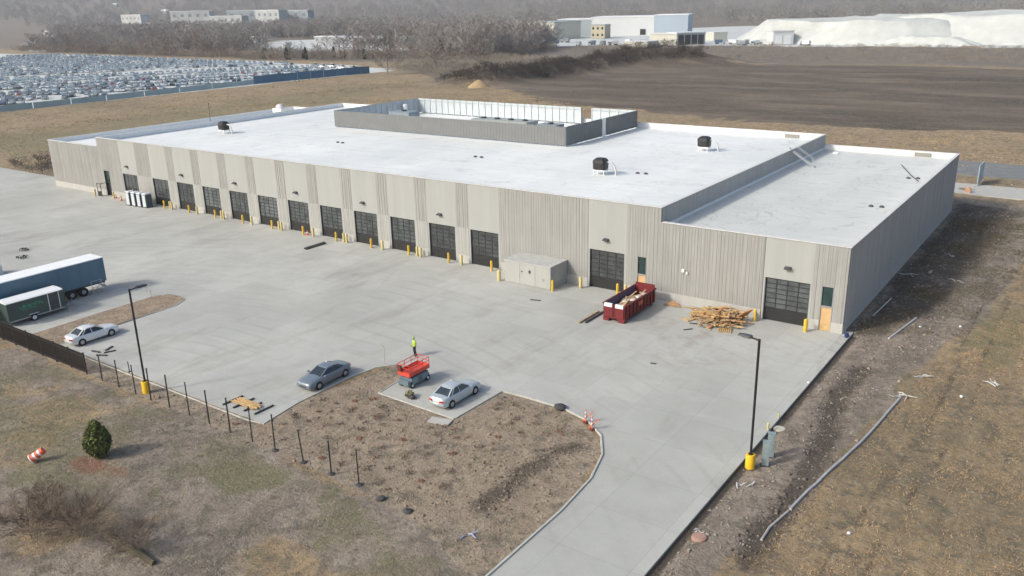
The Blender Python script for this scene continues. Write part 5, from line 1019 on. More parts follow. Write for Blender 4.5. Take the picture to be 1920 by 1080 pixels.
# ------------------------------------------------------------------ bare trees
M_BARK = mat('bare_bark', (.20, .18, .165), .95, 0, .3, .4); M_TWIG = mat('bare_twigs', (.30, .28, .26), .95, 0, .4, .06); M_TWIG2 = mat('brown_twigs', (.25, .215, .185), .95, 0, .35, .08)
M_CED = mat('cedar_leaf', (.055, .06, .040), .95, 0, .4, .3)
def bare(seed, h_=15, n1=16, n2=7, n3=5, spread=.45, tw=.07):
    r = random.Random(seed); tr = MB(); br = MB()
    tr.tube([(0, 0, -.5), (r.uniform(-.3, .3), r.uniform(-.3, .3), h_*.3), (r.uniform(-.8, .8), r.uniform(-.8, .8), h_*.62), (r.uniform(-1, 1), r.uniform(-1, 1), h_*.9)], [h_*.018, h_*.014, h_*.008, .03], 5, caps=False)
    def tri(a, b, w_): d = (b-a); u = d.cross(Vector((r.gauss(0, 1), r.gauss(0, 1), r.gauss(0, 1)))).normalized()*w_; br.add([a-u, a+u, b], [(0, 1, 2)])
    for i in range(n1):
        t_ = .10+.86*(i/n1); a = i*2.4+r.uniform(-.4, .4); L = h_*spread*(1.05-t_*.6)*r.uniform(.7, 1.15); p0 = Vector((0, 0, h_*t_*.92)); d = Vector((math.cos(a), math.sin(a), r.uniform(.5, 1.1))).normalized(); p1 = p0+d*L
        tr.tube([p0, (p0+p1)/2+Vector((0, 0, .1*L)), p1], [h_*.007, h_*.004, .02], 4, caps=False)
        for j in range(n2):
            s_ = r.uniform(.25, 1); q0 = p0.lerp(p1, s_); dd = (d+Vector((r.gauss(0, .6), r.gauss(0, .6), r.gauss(.2, .45)))).normalized(); q1 = q0+dd*L*.45*r.uniform(.6, 1.1); tri(q0, q1, tw*1.2)
            for k in range(n3): u0 = q0.lerp(q1, r.uniform(.2, 1)); d3 = (dd+Vector((r.gauss(0, .7), r.gauss(0, .7), r.gauss(.1, .6)))).normalized(); tri(u0, u0+d3*L*.25*r.uniform(.5, 1.2), tw)
    return tr, br
def tree_proto(seed, label, m, h_, grp, **k):
    e_ = empty('bare_tree', (0, 0, 0), 0, label, 'tree', grp); a, b_ = bare(seed, h_, **k); a.build('trunk', M_BARK, e_); b_.build('crown', m, e_); return e_
protos = [tree_proto(1, 'leafless grey tree in the wood beyond the car lot', M_TWIG, 15, 'grey leafless trees', n1=18, n2=8, n3=6), tree_proto(2, 'leafless grey tree in the wood beyond the car lot', M_TWIG, 13, 'grey leafless trees', n1=18, n2=8, n3=6, spread=.55), tree_proto(3, 'leafless brownish tree in the wood behind the building', M_TWIG2, 12, 'brownish leafless trees', n1=20, n2=9, n3=6, spread=.55), tree_proto(4, 'tall slender leafless tree with thin trunk', M_TWIG, 16, 'slender leafless trees', n1=14, n2=6, n3=5, spread=.28)]
cdr = empty('cedar_tree', (0, 0, 0), 0, 'dark dense cedar at the edge of the wood', 'tree', 'dark cedars at the wood edge'); leafball(900, 2.6, 8.5, .5, 5, lambda z: 1.05-.8*z**1.2).build('crown', M_CED, cdr); MB().tube([(0, 0, -.3), (0, 0, 5)], [.25, .08], 6).build('trunk', M_BARK, cdr)
place = {k: [] for k in range(5)}; r5 = random.Random(33)
def front_band():
    # the near edge of the wood, given by where its trunks stand
    L = [(-760, 300), (-620, 296), (-540, 296), (-460, 290), (-410, 284), (-362, 300), (-335, 322), (-310, 312), (-290, 318), (-283, 345), (-292, 385), (-305, 425), (-330, 470)]
    for i in range(len(L)-1):
        a, b_ = Vector(L[i]), Vector(L[i+1]); n_ = int((b_-a).length/3.2)
        for k in range(n_):
            p = a.lerp(b_, (k+r5.random())/n_); nrm = Vector((-(b_-a).y, (b_-a).x)).normalized()
            yield p+nrm*r5.uniform(0, 26), i
pts = list(front_band()); r5.shuffle(pts); cands = []
for p, i in pts[:260]:
    if 3 <= i <= 7 and r5.random() < .6: k = 4
    else: k = r5.choices([0, 1, 2, 3], [3, 3, 3 if i < 8 else 4, 1 if i < 9 else 4])[0]
    place[k].append((p.x, p.y))
place[2] += [(-263+r5.uniform(-3, 3), 219+r5.uniform(-3, 3)), (-246, 236), (-252, 250), (-240, 262)]
allp = protos+[cdr]
for k, L in place.items():
    for j, (x, y) in enumerate(L):
        s_ = r5.uniform(.8, 1.4)*(1. if k < 4 else .85)*(.68 if -470 < x < -345 else 1); z = H(x, y)-.1
        if j == 0: o = allp[k]; o.location = (x, y, z); o.scale = (s_, s_, s_)
        else: dup(allp[k], (x, y, z), r5.uniform(0, 6.28), None, (s_*r5.uniform(.9, 1.15), s_, s_*r5.uniform(.85, 1.15)))
# the wood behind reads as one mass
def forest(name, n, sampler, label, variants, m, hsc=(8, 16), seed=3, far=False):
    r = np.random.default_rng(seed); P = sampler(r, n); z = height(P[:, 0], P[:, 1]); allV = []; 
    tris = []
    for v in variants:
        a, b_ = v; V = np.array(a.v); F = []
        for f in a.f: F.append(f[:3]); 
        for f in a.f:
            if len(f) == 4: F.append((f[0], f[2], f[3]))
        V2 = np.array(b_.v); F2 = np.array([f for f in b_.f])
        tris.append(np.concatenate([V[np.array(F)], V2[F2]], 0))
    for i in range(len(P)):
        T = tris[i % len(tris)]; s_ = r.uniform(*hsc)/15; a = r.uniform(0, 6.28); ca, sa = math.cos(a), math.sin(a); Q = T*np.array([s_*1.15, s_*1.15, s_]); allV.append(np.stack([Q[..., 0]*ca-Q[..., 1]*sa+P[i, 0], Q[..., 0]*sa+Q[..., 1]*ca+P[i, 1], Q[..., 2]+z[i]], -1).astype(np.float32))
    V = np.concatenate(allV, 0); m_ = len(V); me = bpy.data.meshes.new(name); me.vertices.add(m_*3); me.vertices.foreach_set('co', V.ravel()); me.loops.add(m_*3); me.loops.foreach_set('vertex_index', np.arange(m_*3, dtype=np.int32)); me.polygons.add(m_); me.polygons.foreach_set('loop_start', np.arange(0, m_*3, 3, dtype=np.int32)); me.update(calc_edges=True)
    me.materials.append(m); o = bpy.data.objects.new(name, me); COL.objects.link(o); return tag(o, label, 'woodland', kind='stuff')
vs1 = [bare(s, 15, 14, 6, 4, .5, .12) for s in (11, 12, 13, 14)]
vs2 = [bare(s, 15, 10, 5, 3, .55, .24) for s in (21, 22, 23)]
CLEAR = [pxs([(470, 99), (770, 97), (770, 74), (560, 74), (490, 78)]), pxs([(40, 100), (110, 98), (100, 76), (40, 74)]), [(-520, 600), (-250, 540), (-230, 700), (-330, 780), (-560, 720)], SALTY]
def notclear(P, r): k = np.ones(len(P), bool)
def keepw(P, r):
    k = fbm(P[:, 0], P[:, 1], 60, 2)+r.uniform(-.2, .2, len(P)) > .45
    for c_ in CLEAR: k &= sdist(P, c_) > 8
    return k
forest('woodland', 1700, region([(-760, 325), (-540, 322), (-500, 330), (-400, 330), (-340, 345), (-300, 345), (-310, 430), (-345, 520), (-540, 640), (-900, 620), (-1100, 480)], keepw), 'grey leafless woodland behind the car lot', vs1, M_TWIG, (12, 20), 3)
forest('woodland', 6500, region([(-1000, 600), (-560, 640), (-590, 800), (-330, 830), (-280, 1060), (500, 1000), (700, 1500), (300, 2400), (-3300, 2300), (-2600, 1000)], keepw), 'distant leafless woods filling the land up to the horizon', vs2, mat('far_twigs', (.27, .26, .24), .95, 0, .35, .01), (11, 20), 4)
forest('woodland', 1500, region([(-3900, 1500), (-2600, 1000), (-3000, 2600), (-1500, 3200), (300, 3200), (500, 2300), (-2500, 2300)], None), 'woods on the low ridge at the horizon', vs2, mat('ridge_twigs', (.17, .165, .165), .95, 0, .3, .01), (16, 26), 5)
# scrub thicket: low bushes by the dark mounds and in front of the salt yard
vb = [bare(s, 3.2, 9, 4, 2, .9, .05) for s in (31, 32, 33)]
M_SCR_ = mat('scrub_twigs', (.25, .215, .175), .95, 0, .35, .05); M_SCRD = mat('dark_scrub', (.060, .048, .040), .95, 0, .35, .1)
def forest_b(n, poly, label, m, h0, h1, seed, name='scrub'): 
    o = forest(name, n, region(poly), label, vb, m, (h0/3.2*15, h1/3.2*15), seed); o['category'] = 'scrub'; return o
forest_b(900, [(-300, 255), (-262, 235), (-205, 195), (-197, 240), (-195, 320), (-290, 340)], 'pale grey brush between the wood and the dark mounds', mat('pale_scrub', (.27, .235, .185), .95, 0, .3, .05), 1.2, 3.2, 6)
forest_b(900, [(-205, 185), (-183, 190), (-178, 250), (-172, 300), (-150, 325), (-165, 340), (-195, 318), (-201, 250)], 'dark brush growing on the earth mounds', M_SCRD, 1.2, 3.6, 7)
forest_b(1500, [(-290, 420), (-190, 350), (-20, 362), (160, 410), (240, 508), (-40, 500), (-200, 490), (-260, 478)], 'brown brush in front of the salt yard', M_SCR_, 1, 2.8, 8)
forest_b(1400, [(-760, 292), (-540, 289), (-410, 278), (-362, 294), (-335, 316), (-295, 300), (-275, 345), (-300, 430), (-330, 345), (-410, 320), (-760, 320)], 'grey understorey brush along the wood edge', M_SCR_, 2.0, 5.5, 19)
forest_b(60, [(-170, 6), (-150, 3), (-152, 14), (-172, 22)], 'dark weeds at the ditch left of the building', M_SCRD, .8, 2.2, 9)
# bare shrub in the very front
fs = empty('bare_shrub', (-30.5, -60.2, H(-30.5, -60.2)), 0, 'brown leafless brush in the bottom left corner', 'shrub')
c = at(150, 1010); fs.location = (c.x, c.y, 0)
a, b_ = bare(77, 1.7, 34, 10, 7, 1.7, .010); a.build('stems', mat('brush_brown', (.17, .125, .095), .95, 0, .3, 1), fs); b_.build('twigs', mat('brush_brown', (.17, .125, .095), .95, 0, .3, 1), fs)
for k, (px, py, s_) in enumerate(((60, 1010, .9), (250, 1040, .75), (90, 960, .7))): c = at(px, py); dup(fs, (c.x, c.y, 0), k*1.3, ['brown leafless brush at the far left of the bottom edge', 'low brown brush right of the corner thicket', 'low brown brush above the corner thicket'][k], (s_, s_, s_))
c0_, c1_ = at(205, 1010), at(290, 1060); tag(MB().tube([(0, 0, .2), ((c1_-c0_).x*.5, (c1_-c0_).y*.5, .25), ((c1_-c0_).x, (c1_-c0_).y, .15)], [.22, .2, .16], 8).build('fallen_log', mat('log', (.09, .08, .05), .9), loc=(c0_.x, c0_.y, 0)), 'fallen dark log near the bottom left', 'log')

# ------------------------------------------------------------------ storage lot full of cars
CC = [('silver', (.52, .56, .58)), ('white', (.72, .74, .75)), ('dark blue', (.06, .11, .18)), ('black', (.03, .035, .04)), ('grey', (.24, .28, .30)), ('red', (.26, .04, .045)), ('light blue', (.36, .46, .53))]
CWt = [9, 9, 4, 3, 6, 1.4, 7]
M_LGLASS = glass_mat('lot_glass_sky_tint', (.13, .17, .20), .15)  # sky reflection put into the glass as a lighter base colour
def lowcar(m, L=4.7, W=1.8, h_=1.45):
    mb = MB(); hw = W/2; S = [(-L/2, .35, .7, .8), (-L/2+.15, .25, .92, .95), (-.8, .25, .95, 1), (.9, .25, .92, 1), (L/2-.3, .27, .75, .92), (L/2, .4, .55, .75)]
    mb.loft([[(-hw*w_, y, a), (-hw*w_, y, b_-.1), (-hw*w_*.85, y, b_), (hw*w_*.85, y, b_), (hw*w_, y, b_-.1), (hw*w_, y, a)] for y, a, b_, w_ in S], 0)
    mb.loft([[(-hw*.86, -1.75, .94), (hw*.86, -1.75, .94), (hw*.86, 1.0, .92), (-hw*.86, 1.0, .92)], [(-hw*.66, -1.05, h_-.06), (hw*.66, -1.05, h_-.06), (hw*.66, .25, h_-.06), (-hw*.66, .25, h_-.06)]], 1)
    mb.box(-hw*.66, hw*.66, -1.05, .25, h_-.058, h_, 0)
    for s in (-1, 1):
        for y in (-1.4, 1.4): mb.tube([(s*(hw-.2), y, .32), (s*(hw+.01), y, .32)], .32, 8, 2)
    return mb
lc = []
for nme, col in CC:
    pm = mat('lot_paint_'+nme.replace(' ', '_'), col, .3, .2, .03, .3, coat=.5); me = lowcar(pm).mesh('lot_car', [pm, M_LGLASS, M_TYRE]); lc.append((nme, me))
u = Vector((.60, .80, 0)).normalized(); v = Vector((-u.y, u.x, 0)); O = Vector((-283, 60, 0)); spots = []
def ok(P): return
row = -60; rows = []; rws = []; t_ = -330
while t_ < 420: rws.append(t_); t_ += 5.6; rws.append(t_); t_ += 13.5
cand = []
r6 = random.Random(8)
for t_ in rws:
    s_ = -450
    while s_ < 600:
        p = O+u*s_+v*t_
        cand.append((p.x, p.y, t_)); s_ += 2.75
CP = np.array(cand); dL = sdist(CP[:, :2], LOT); kk = (dL < -9) & (CP[:, 0] < -297)
# lanes: an unpaved break through the lot and an open apron by the fence
brk_ = np.abs(sdist(CP[:, :2], [(-470, 90), (-428, 148), (-402, 192), (-376, 223), (-340, 262)], False)) > 13
vis = (CP[:, 0] > -800) & (CP[:, 1] > -20)
CP = CP[kk & brk_ & vis]
CP = CP[RNG.random(len(CP)) > .08+.5*(vn(CP[:, 0], CP[:, 1], 22) > .70)]; CP[:, :2] += RNG.normal(0, .3, (len(CP), 2))
CP = CP[~((CP[:, 0] > -330) & (CP[:, 1] > 232))]
dd = np.hypot(CP[:, 0]-CAM[0], CP[:, 1]-CAM[1])
# inside the view
q = CP[:, :2]-np.array(CAM[:2]); ang = np.arctan2(q[:, 0], q[:, 1])-YAW; CP = CP[(np.abs(ang) < R(33.5))]; dd = np.hypot(CP[:, 0]-CAM[0], CP[:, 1]-CAM[1])
CP = CP[np.argsort(dd)]; print('lot cars', len(CP))
rzr = math.atan2(-v.x, v.y)
rest = {k: [] for k in range(len(CC))}
for i, (x, y, t_) in enumerate(CP):
    k = r6.choices(range(len(CC)), CWt)[0]; rz_ = rzr+r6.gauss(0, .03)+(math.pi if r6.random() < .5 else 0)
    if i < 290:
        o = bpy.data.objects.new('lot_car', lc[k][1]); COL.objects.link(o); o.location = (x, y, 0); o.rotation_euler = (0, 0, rz_); o.scale = (1, 1, r6.uniform(.95, 1.2))
        tag(o, lc[k][0]+' car in the nearest rows of the crowded storage lot', 'car', lc[k][0]+' cars in the storage lot')
    else: rest[k].append((x, y, rz_, r6.uniform(.95, 1.25)))
sm_ = MB(); hw = .9
sm_.loft([[(-hw, -2.3, .25), (-hw, -2.3, .85), (hw, -2.3, .85), (hw, -2.3, .25)], [(-hw, 1.2, .25), (-hw, 1.2, .9), (hw, 1.2, .9), (hw, 1.2, .25)], [(-hw*.8, 2.3, .3), (-hw*.8, 2.3, .6), (hw*.8, 2.3, .6), (hw*.8, 2.3, .3)]], 0)
sm_.loft([[(-.78, -1.7, .87), (.78, -1.7, .87), (.78, 1.0, .87), (-.78, 1.0, .87)], [(-.6, -1.0, 1.38), (.6, -1.0, 1.38), (.6, .3, 1.38), (-.6, .3, 1.38)]], 1); sm_.box(-.6, .6, -1, .3, 1.382, 1.45, 0)
V0 = np.array(sm_.v); allv = []; allf = []; allm = []; off = 0
for k, L in rest.items():
    for (x, y, rz_, sz) in L:
        ca, sa = math.cos(rz_), math.sin(rz_); allv.append(np.stack([V0[:, 0]*ca-V0[:, 1]*sa+x, V0[:, 0]*sa+V0[:, 1]*ca+y, V0[:, 2]*sz], 1)); allf += [tuple(i+off for i in f) for f in sm_.f]; allm += [7 if m == 1 else k for m in sm_.m]; off += len(V0)
me = bpy.data.meshes.new('lot_cars_far'); me.from_pydata(np.concatenate(allv).tolist(), [], allf)
for nme, col in CC: me.materials.append(MATS['lot_paint_'+nme.replace(' ', '_')])
me.materials.append(M_LGLASS); me.polygons.foreach_set('material_index', allm); o = bpy.data.objects.new('distant_cars', me); COL.objects.link(o); tag(o, 'hundreds of small parked cars filling the farther rows of the storage lot', 'cars', kind='stuff')
# privacy fence of the lot
M_TEAL = mat('teal_screen', (.36, .46, .47), .7, 0, .08, .3); M_BLS = mat('blue_screen', (.08, .18, .28), .7, 0, .15, .3)
fL = [(-276, -40), (-276.5, 40), (-279, 93), (-281, 139), (-281.6, 160)]; fB = [(-281.6, 160), (-281.5, 176), (-279.5, 205), (-277, 224)]
pf = empty('screened_fence', (0, 0, 0), 0, 'long pale teal screened fence along the near side of the storage lot', 'fence')
def fence_run(par, L, h_, m, step):
    P = interp(L, 1); 
    for i in range(len(P)-1):
        a, b_ = Vector((*P[i], 0)), Vector((*P[i+1], 0)); n_ = max(1, int((b_-a).length/step))
        for k in range(n_):
            q0, q1 = a.lerp(b_, k/n_+.004), a.lerp(b_, (k+1)/n_-.004); mb = MB(); d = (q1-q0).normalized(); nn = Vector((-d.y, d.x, 0))*.04
            hh = h_*(1+.03*math.sin(k*1.7)); mb.prism([(q0-nn).xy, (q1-nn).xy, (q1+nn).xy, (q0+nn).xy], 0, hh); mb.beam(q0-d*.05, q0-d*.05+Vector((0, 0, h_+.2)), .12); mb.build('panel', m, par)
fence_run(pf, fL, 1.9, M_TEAL, 12)
pf2 = empty('screened_fence', (0, 0, 0), 0, 'blue screened fence at the right end of the storage lot', 'fence'); fence_run(pf2, fB, 3.2, M_BLS, 6)
# white vehicles at the far corner of the lot
for k, (px, py) in enumerate(((590, 126), (605, 128), (622, 127), (640, 130), (660, 131))):
    c = at(px, py); me = lowcar(None).mesh('lot_car', [M_PWHT, M_CGLASS, M_TYRE]) if k == 0 else me; o = bpy.data.objects.new('parked_van', me); COL.objects.link(o); o.location = (c.x, c.y, 0); o.rotation_euler = (0, 0, 1.2+.1*k); o.scale = (1.15, 1.2, 1.5); tag(o, 'white van behind the blue fence, %s from the left' % ORD[k], 'van', 'white vans behind the blue fence')

# ------------------------------------------------------------------ salt yard and far buildings
def heap(poly_px, name, label, prof):
    pass
def saltpile(cx, cy, rx, ry, h_, seed, label, flat=.6, rot=0):
    n_, k_ = 72, 16; r = random.Random(seed); mb = MB(); rg = []; ca, sa = math.cos(rot), math.sin(rot)
    for i in range(k_+1):
        t_ = i/k_; rad = 1-t_*(1-flat) if i < k_-4 else (1-(k_-4)/k_*(1-flat))*(1-(i-(k_-4))/4.02)
        z = h_*min(1, (t_/(1-4/k_)))*1.0 if i < k_-4 else h_*(1+.03*(i-k_+4))
        ring = []
        for j in range(n_):
            a = 2*math.pi*j/n_; w_ = 1+.16*(fbm([math.cos(a)*3+seed], [math.sin(a)*3], 1, 3)[0]-.5)*2+.05*math.sin(5*a+seed)
            x, y = math.cos(a)*rx*rad*w_, math.sin(a)*ry*rad*w_; zz = z*(1+.3*(fbm([x/14+seed], [y/14], 1, 4)[0]-.5))*(1 if i else 0)+(.9*(fbm([x/3], [y/3], 1, 3)[0]-.5) if i else 0)-.3*(i == 0)
            ring.append((cx+x*ca-y*sa, cy+x*sa+y*ca, zz))
        rg.append(ring)
    mb.loft(rg); return tag(mb.build('salt_pile', M_SALT, smooth=True), label, 'salt pile')
saltpile(-138, 574, 95, 54, 14.5, 1, 'huge white salt pile, the left and nearer end of the white heaps', .68, .08)
saltpile(-35, 592, 150, 62, 16.8, 2, 'huge white salt pile, the right and taller one of the white heaps', .6, -.02)
saltpile(-88, 524, 30, 10, 5, 5, 'low beige heap at the foot of the left salt pile', .4); bpy.context.scene.collection.objects
def facade(e_, a, b_, z0, z1, m, depth, roofm, n=0, nz=0, wm=None, name='wall'):
    a, b_ = Vector((*a, 0)), Vector((*b_, 0)); d = (b_-a).normalized(); nn = Vector((-d.y, d.x, 0)); 
    P = [a, b_, b_+nn*depth, a+nn*depth]; MB().prism([p.xy for p in P], z0, z1).build('wall', m, e_)
    Q = [a-d*.4-nn*.4, b_+d*.4-nn*.4, b_+d*.4+nn*(depth+.4), a-d*.4+nn*(depth+.4)]; MB().prism([p.xy for p in Q], z1+.01, z1+.6).build('roof', roofm, e_)
    L = (b_-a).length
    for j in range(n):
        for k in range(nz):
            s0 = L*(j+.3)/n; s1 = L*(j+.7)/n; y0 = z0+(z1-z0)*(k+.35)/nz; y1 = z0+(z1-z0)*(k+.7)/nz; q = [a+d*s0-nn*.15, a+d*s1-nn*.15, a+d*s1-nn*.02, a+d*s0-nn*.02]; MB().prism([p.xy for p in q], y0, y1).build('window', wm or M_DARKG, e_)
M_WH = mat('warehouse_white', (.60, .62, .62), .6, 0, .05, .05); M_WB = mat('warehouse_blue', (.36, .43, .50), .6, 0, .05, .05); M_WG = mat('warehouse_grey', (.33, .37, .39), .6, 0, .05, .05)
wh = empty('warehouse', (0, 0, 0), 0, 'big white and grey warehouse with blue right end beyond the field', 'warehouse')
A_ = at(1045, 69).xy; B_ = at(1108, 70).xy; C_ = at(1226, 67).xy; D_ = at(1272, 67).xy
dirx = (C_-A_).normalized(); L_ = (C_-A_).length
facade(wh, A_, A_+dirx*L_*.36, 0, 15, M_WG, 50, M_WHITE); facade(wh, A_+dirx*(L_*.36+.1), C_, 0, 16.5, M_WH, 60, M_WHITE); facade(wh, C_+dirx*.1, C_+dirx*30, 0, 17.5, M_WB, 50, M_WHITE)
q = A_+dirx*L_*.86; nn = Vector((dirx.y, -dirx.x)); MB().prism([q+nn*.3, q+dirx*5+nn*.3, q+dirx*5+nn*.05, q+nn*.05], 1, 6).build('dock_door', M_BLACK, wh)
wl = empty('warehouse', (0, 0, 0), 0, 'lower cream building with a rounded tank left of the big warehouse', 'building'); A2 = at(968, 72).xy; B2 = at(1040, 74).xy
facade(wl, A2, B2, 0, 14, mat('cream_metal', (.52, .52, .45), .6), 30, M_WG)
e_ = tag(MB().lathe([(6, 0), (6, 9), (4.5, 11.5), (1, 12.5)], (B2.x-8, B2.y-9, 0), 20).build('storage_tank', mat('cream_tank', (.62, .60, .45), .6), smooth=True), 'rounded cream storage tank in front of the lower building', 'tank')
for k, (px, py, w_, h_, m_, lb) in enumerate(((1108, 72, 13, 11, mat('ochre_panel', (.42, .38, .27), .7), 'ochre scaffolded block in front of the big warehouse'), (738, 66, 18, 11, mat('ochre_panel', (.42, .38, .27), .7), 'small ochre frame house among the bare trees'))):
    e_ = empty('building', (0, 0, 0), 0, lb, 'building'); c = at(px, py).xy; facade(e_, c, c+Vector((w_, 1)), 0, h_, m_, 12, M_WG, 3, 2)
# low open sheds
for k, (px0, px1, py, h_, m_, lb) in enumerate(((1172, 1214, 88, 3.5, mat('cream_metal', (.52, .52, .45), .6), 'low cream shed at the left end of the salt yard'), (1218, 1268, 84, 7.5, mat('cream_metal', (.52, .52, .45), .6), 'long cream shed left of the dark open bays'), (1320, 1338, 76, 6, mat('cream_metal', (.52, .52, .45), .6), 'small cream block behind the grey shed'))):
    e_ = empty('shed', (0, 0, 0), 0, lb, 'shed'); facade(e_, at(px0, py).xy, at(px1, py+1).xy, 0, h_, m_, 12, M_WH)
e_ = empty('shed', (0, 0, 0), 0, 'grey salt shed with dark open bays facing the field', 'shed'); a_, b_ = at(1269, 85).xy, at(1322, 83).xy; facade(e_, a_, b_, 0, 8, M_WG, 14, M_WH)
dx = (b_-a_).normalized(); nn = Vector((dx.y, -dx.x))
for j in range(4): q = a_+dx*(1+j*5.2); MB().prism([q+nn*.3, q+dx*4.2+nn*.3, q+dx*4.2+nn*.05, q+nn*.05], .1, 6.8).build('open_bay', M_BLACK, e_)
e_ = empty('shed', (0, 0, 0), 0, 'white box shaped shed standing before the left salt pile', 'shed'); a_, b_ = at(1449, 84).xy, at(1487, 83).xy; facade(e_, a_, b_, 0, 8.5, M_WH, 12, M_WH)
dx = (b_-a_).normalized(); nn = Vector((dx.y, -dx.x)); 
for j in (0, 1): q = a_+dx*(1.5+j*6.5); MB().prism([q+nn*.25, q+dx*4.5+nn*.25, q+dx*4.5+nn*.05, q+nn*.05], .1, 6).build('door', M_PWHT, e_)
# trucks and cars in the salt yard
r7 = random.Random(4)
for k, px in enumerate((1180, 1195, 1208, 1225, 1350, 1375, 1392, 1400, 1415, 1430, 1440, 1500, 1510, 1040, 1060, 1085, 1110, 1130, 1150)):
    c = at(px, 84+r7.uniform(-3, 2) if px > 1165 else 86+r7.uniform(-8, 2)); col = r7.choice([M_PWHT, MATS['lot_paint_dark_blue'], MATS['lot_paint_grey'], MATS['lot_paint_silver'], M_PWHT])
    mb = MB().box(-1.2, 1.2, -3.5, 1.8, .9, 3.1, 0).box(-1.1, 1.1, 2.0, 3.6, .5, 2.5, 1).box(-1.0, 1.0, 2.3, 3.65, 1.5, 2.2, 2)
    for s in (-1, 1):
        for y in (-2.6, -1.4, 2.8): mb.tube([(s*.8, y, .5), (s*1.2, y, .5)], .5, 8, 3)
    o = mb.build('truck', [col, M_GREY, M_CGLASS, M_TYRE], loc=(c.x, c.y, .05), rz=r7.uniform(0, 6)); tag(o, 'small truck parked in the far yard, %d%s from the left' % (k+1, 'th') if False else ('distant light truck parked in the far yard' if col in (M_PWHT, MATS['lot_paint_silver']) else 'distant dark truck parked in the far yard'), 'truck', 'distant light trucks' if col in (M_PWHT, MATS['lot_paint_silver']) else 'distant dark trucks')
# town in the far left
M_PALE = mat('pale_plant', (.42, .44, .44), .7, 0, .2, .12); M_PB = mat('pale_plant_blue', (.32, .37, .39), .7, 0, .2, .12)
town = [(232, 62, 30, 26, 'white tall block, leftmost of the far buildings'), (262, 66, 22, 18, 'cream house right of the leftmost far block'), (325, 66, 36, 34, 'tall pale blue tower building in the far plant'), (352, 68, 70, 20, 'long low pale hall right of the tower'), (398, 66, 36, 28, 'cream grey plant block with many bays'), (430, 64, 46, 34, 'pale block in the middle of the far plant'), (475, 63, 40, 34, 'tall white block with rounded top in the far plant'), (505, 62, 46, 33, 'pale blue block at the right end of the far plant'), (625, 78, 46, 8, 'long white low roof among the bare trees'), (655, 80, 40, 8, 'white low building right of the long roof'), (590, 76, 30, 7, 'small white house among the bare trees'), (690, 78, 60, 8, 'white low sheds behind the dark cedars'), (900, 62, 60, 12, 'grey low building behind slender trees'), (80, 72, 60, 5, 'pale low roof at the far left'), (380, 78, 50, 7, 'pale low shed in front of the plant')]
for k, (px, py, w_, h_, lb) in enumerate(town):
    c = at(px, py+4).xy; e_ = empty('building', (0, 0, 0), 0, lb, 'building'); dist = (c-Vector(CAM[:2])).length; s_ = dist/1000
    facade(e_, c, c+Vector((w_*s_, w_*s_*(.1+.25*(k % 3)))), 0, max(5, h_*s_*.75), M_PALE if k % 2 == 0 else M_PB, 15, M_WHITE, 5, 3 if h_ > 12 else 1, mat('bay_grey', (.20, .23, .24), .7))
    if False:
        for j in range(3): MB().lathe([(3.5, 0), (3.5, h_*s_*.82), (1, h_*s_*.88)], (c.x+(8+9*j)*s_, c.y-4, 0), 12).build('silo', M_PALE, e_)
r8 = random.Random(77)
for k in range(26):
    px = r8.uniform(60, 880); py = r8.uniform(40, 70) if px < 560 else r8.uniform(34, 62); c = at(px, py+5).xy; s_ = (c-Vector(CAM[:2])).length/1000
    if s_ > 2.6: continue
    e_ = empty('house', (0, 0, 0), 0, 'small distant pale house half hidden among bare trees', 'house', 'scattered distant houses'); w_ = r8.uniform(9, 20); h_ = r8.uniform(4, 8); d = Vector((r8.uniform(.4, 1), r8.uniform(-.6, .8))).normalized(); nn = Vector((-d.y, d.x))
    P = [c, c+d*w_, c+d*w_+nn*10, c+nn*10]; z0 = H(c.x, c.y)-1; MB().prism(P, z0, z0+h_+1).build('wall', [M_PALE, M_PB, M_WH][k % 3], e_)
    q = [(*p, z0+h_+1.01) for p in P]; m1 = (c+nn*5); m2 = c+d*w_+nn*5
    MB().add(q+[(m1.x, m1.y, z0+h_+4), (m2.x, m2.y, z0+h_+4)], [(0, 1, 5, 4), (2, 3, 4, 5), (0, 4, 3), (1, 2, 5), (0, 3, 2, 1)]).build('roof', M_WG if k % 2 else M_WHITE, e_)
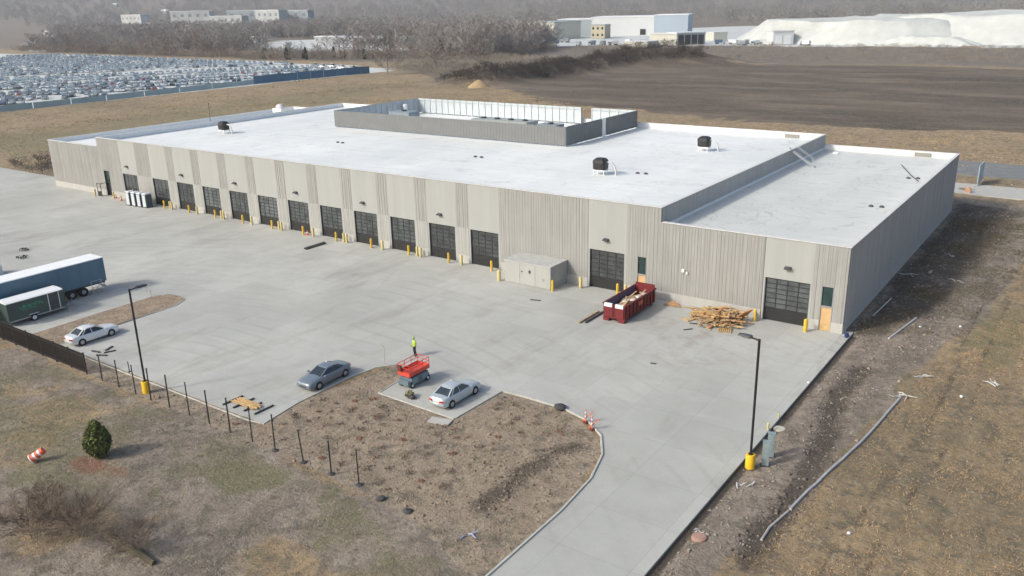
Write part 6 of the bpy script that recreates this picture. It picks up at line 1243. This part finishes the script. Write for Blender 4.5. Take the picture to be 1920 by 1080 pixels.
# tan soil cone by the mounds, field road and board on the right
c = at(898, 163); o = lump('soil_cone', (0, 0, 0), 4.6, mat('tan_soil', (.36, .26, .14), .95), 'small tan cone of soil left of the dark mounds', 'soil heap', sq=.5)
bpy.data.objects.remove(o); tag(MB().lathe([(4.6, -.2), (3.4, .8), (1.6, 2.0), (.3, 2.7)], (c.x, c.y, 0), 18).build('soil_cone', mat('tan_soil', (.32, .25, .145), .95), smooth=True), 'small tan cone of soil left of the dark mounds', 'soil heap')
wt = pxs([(640, 178), (672, 170), (668, 175), (650, 180)]); tag(MB().box(-2.2, 2.2, -11, 11, -.6, .1).build('pond_water', mat('pond', (.16, .20, .23), .2), loc=(-224, 155, -.6)), kind='structure')
c = at(1836, 345); bd_ = empty('banner_board', (c.x, c.y, 0), 0, 'pale blue upright board standing behind the right end of the building', 'board'); MB().box(-.06, .06, -2.6, 2.6, .3, 3.4).build('sheet', mat('pale_blue_sheet', (.36, .45, .50), .6), bd_); MB().beam((0, -2.5, 0), (0, -2.5, 3.5), .12).beam((0, 2.5, 0), (0, 2.5, 3.5), .12).build('post', M_GREY, bd_)
c = at(1814, 362); tag(MB().box(-.4, .4, -.4, .4, 0, .7).lathe([(.3, .7), (.05, .95)]).build('bin', mat('pale_orange', (.5, .28, .18), .7), loc=(c.x, c.y, .12)), 'small orange bin beside the path behind the building', 'bin')
tag(MB().box(-14, 40, 86, 100, -.3, .10).build('road', mat('old_asphalt', (.17, .18, .18), .9, 0, .15, .6)), kind='structure')

# ------------------------------------------------------------------ the air
hz = bpy.data.materials.new('haze_air'); hz.use_nodes = True; n = hz.node_tree; n.nodes.clear()
pv = n.nodes.new('ShaderNodeVolumePrincipled'); pv.inputs['Color'].default_value = (.86, .92, 1, 1); pv.inputs['Density'].default_value = .00014; pv.inputs['Anisotropy'].default_value = .2
ou = n.nodes.new('ShaderNodeOutputMaterial'); n.links.new(pv.outputs[0], ou.inputs['Volume'])
tag(MB().box(-5300, 1300, -300, 4700, -8, 170).build('haze', hz), 'thin pale haze over the whole site', 'haze', kind='stuff')
scene.cycles.volume_bounces = 0; scene.cycles.max_bounces = 6; scene.cycles.transparent_max_bounces = 8
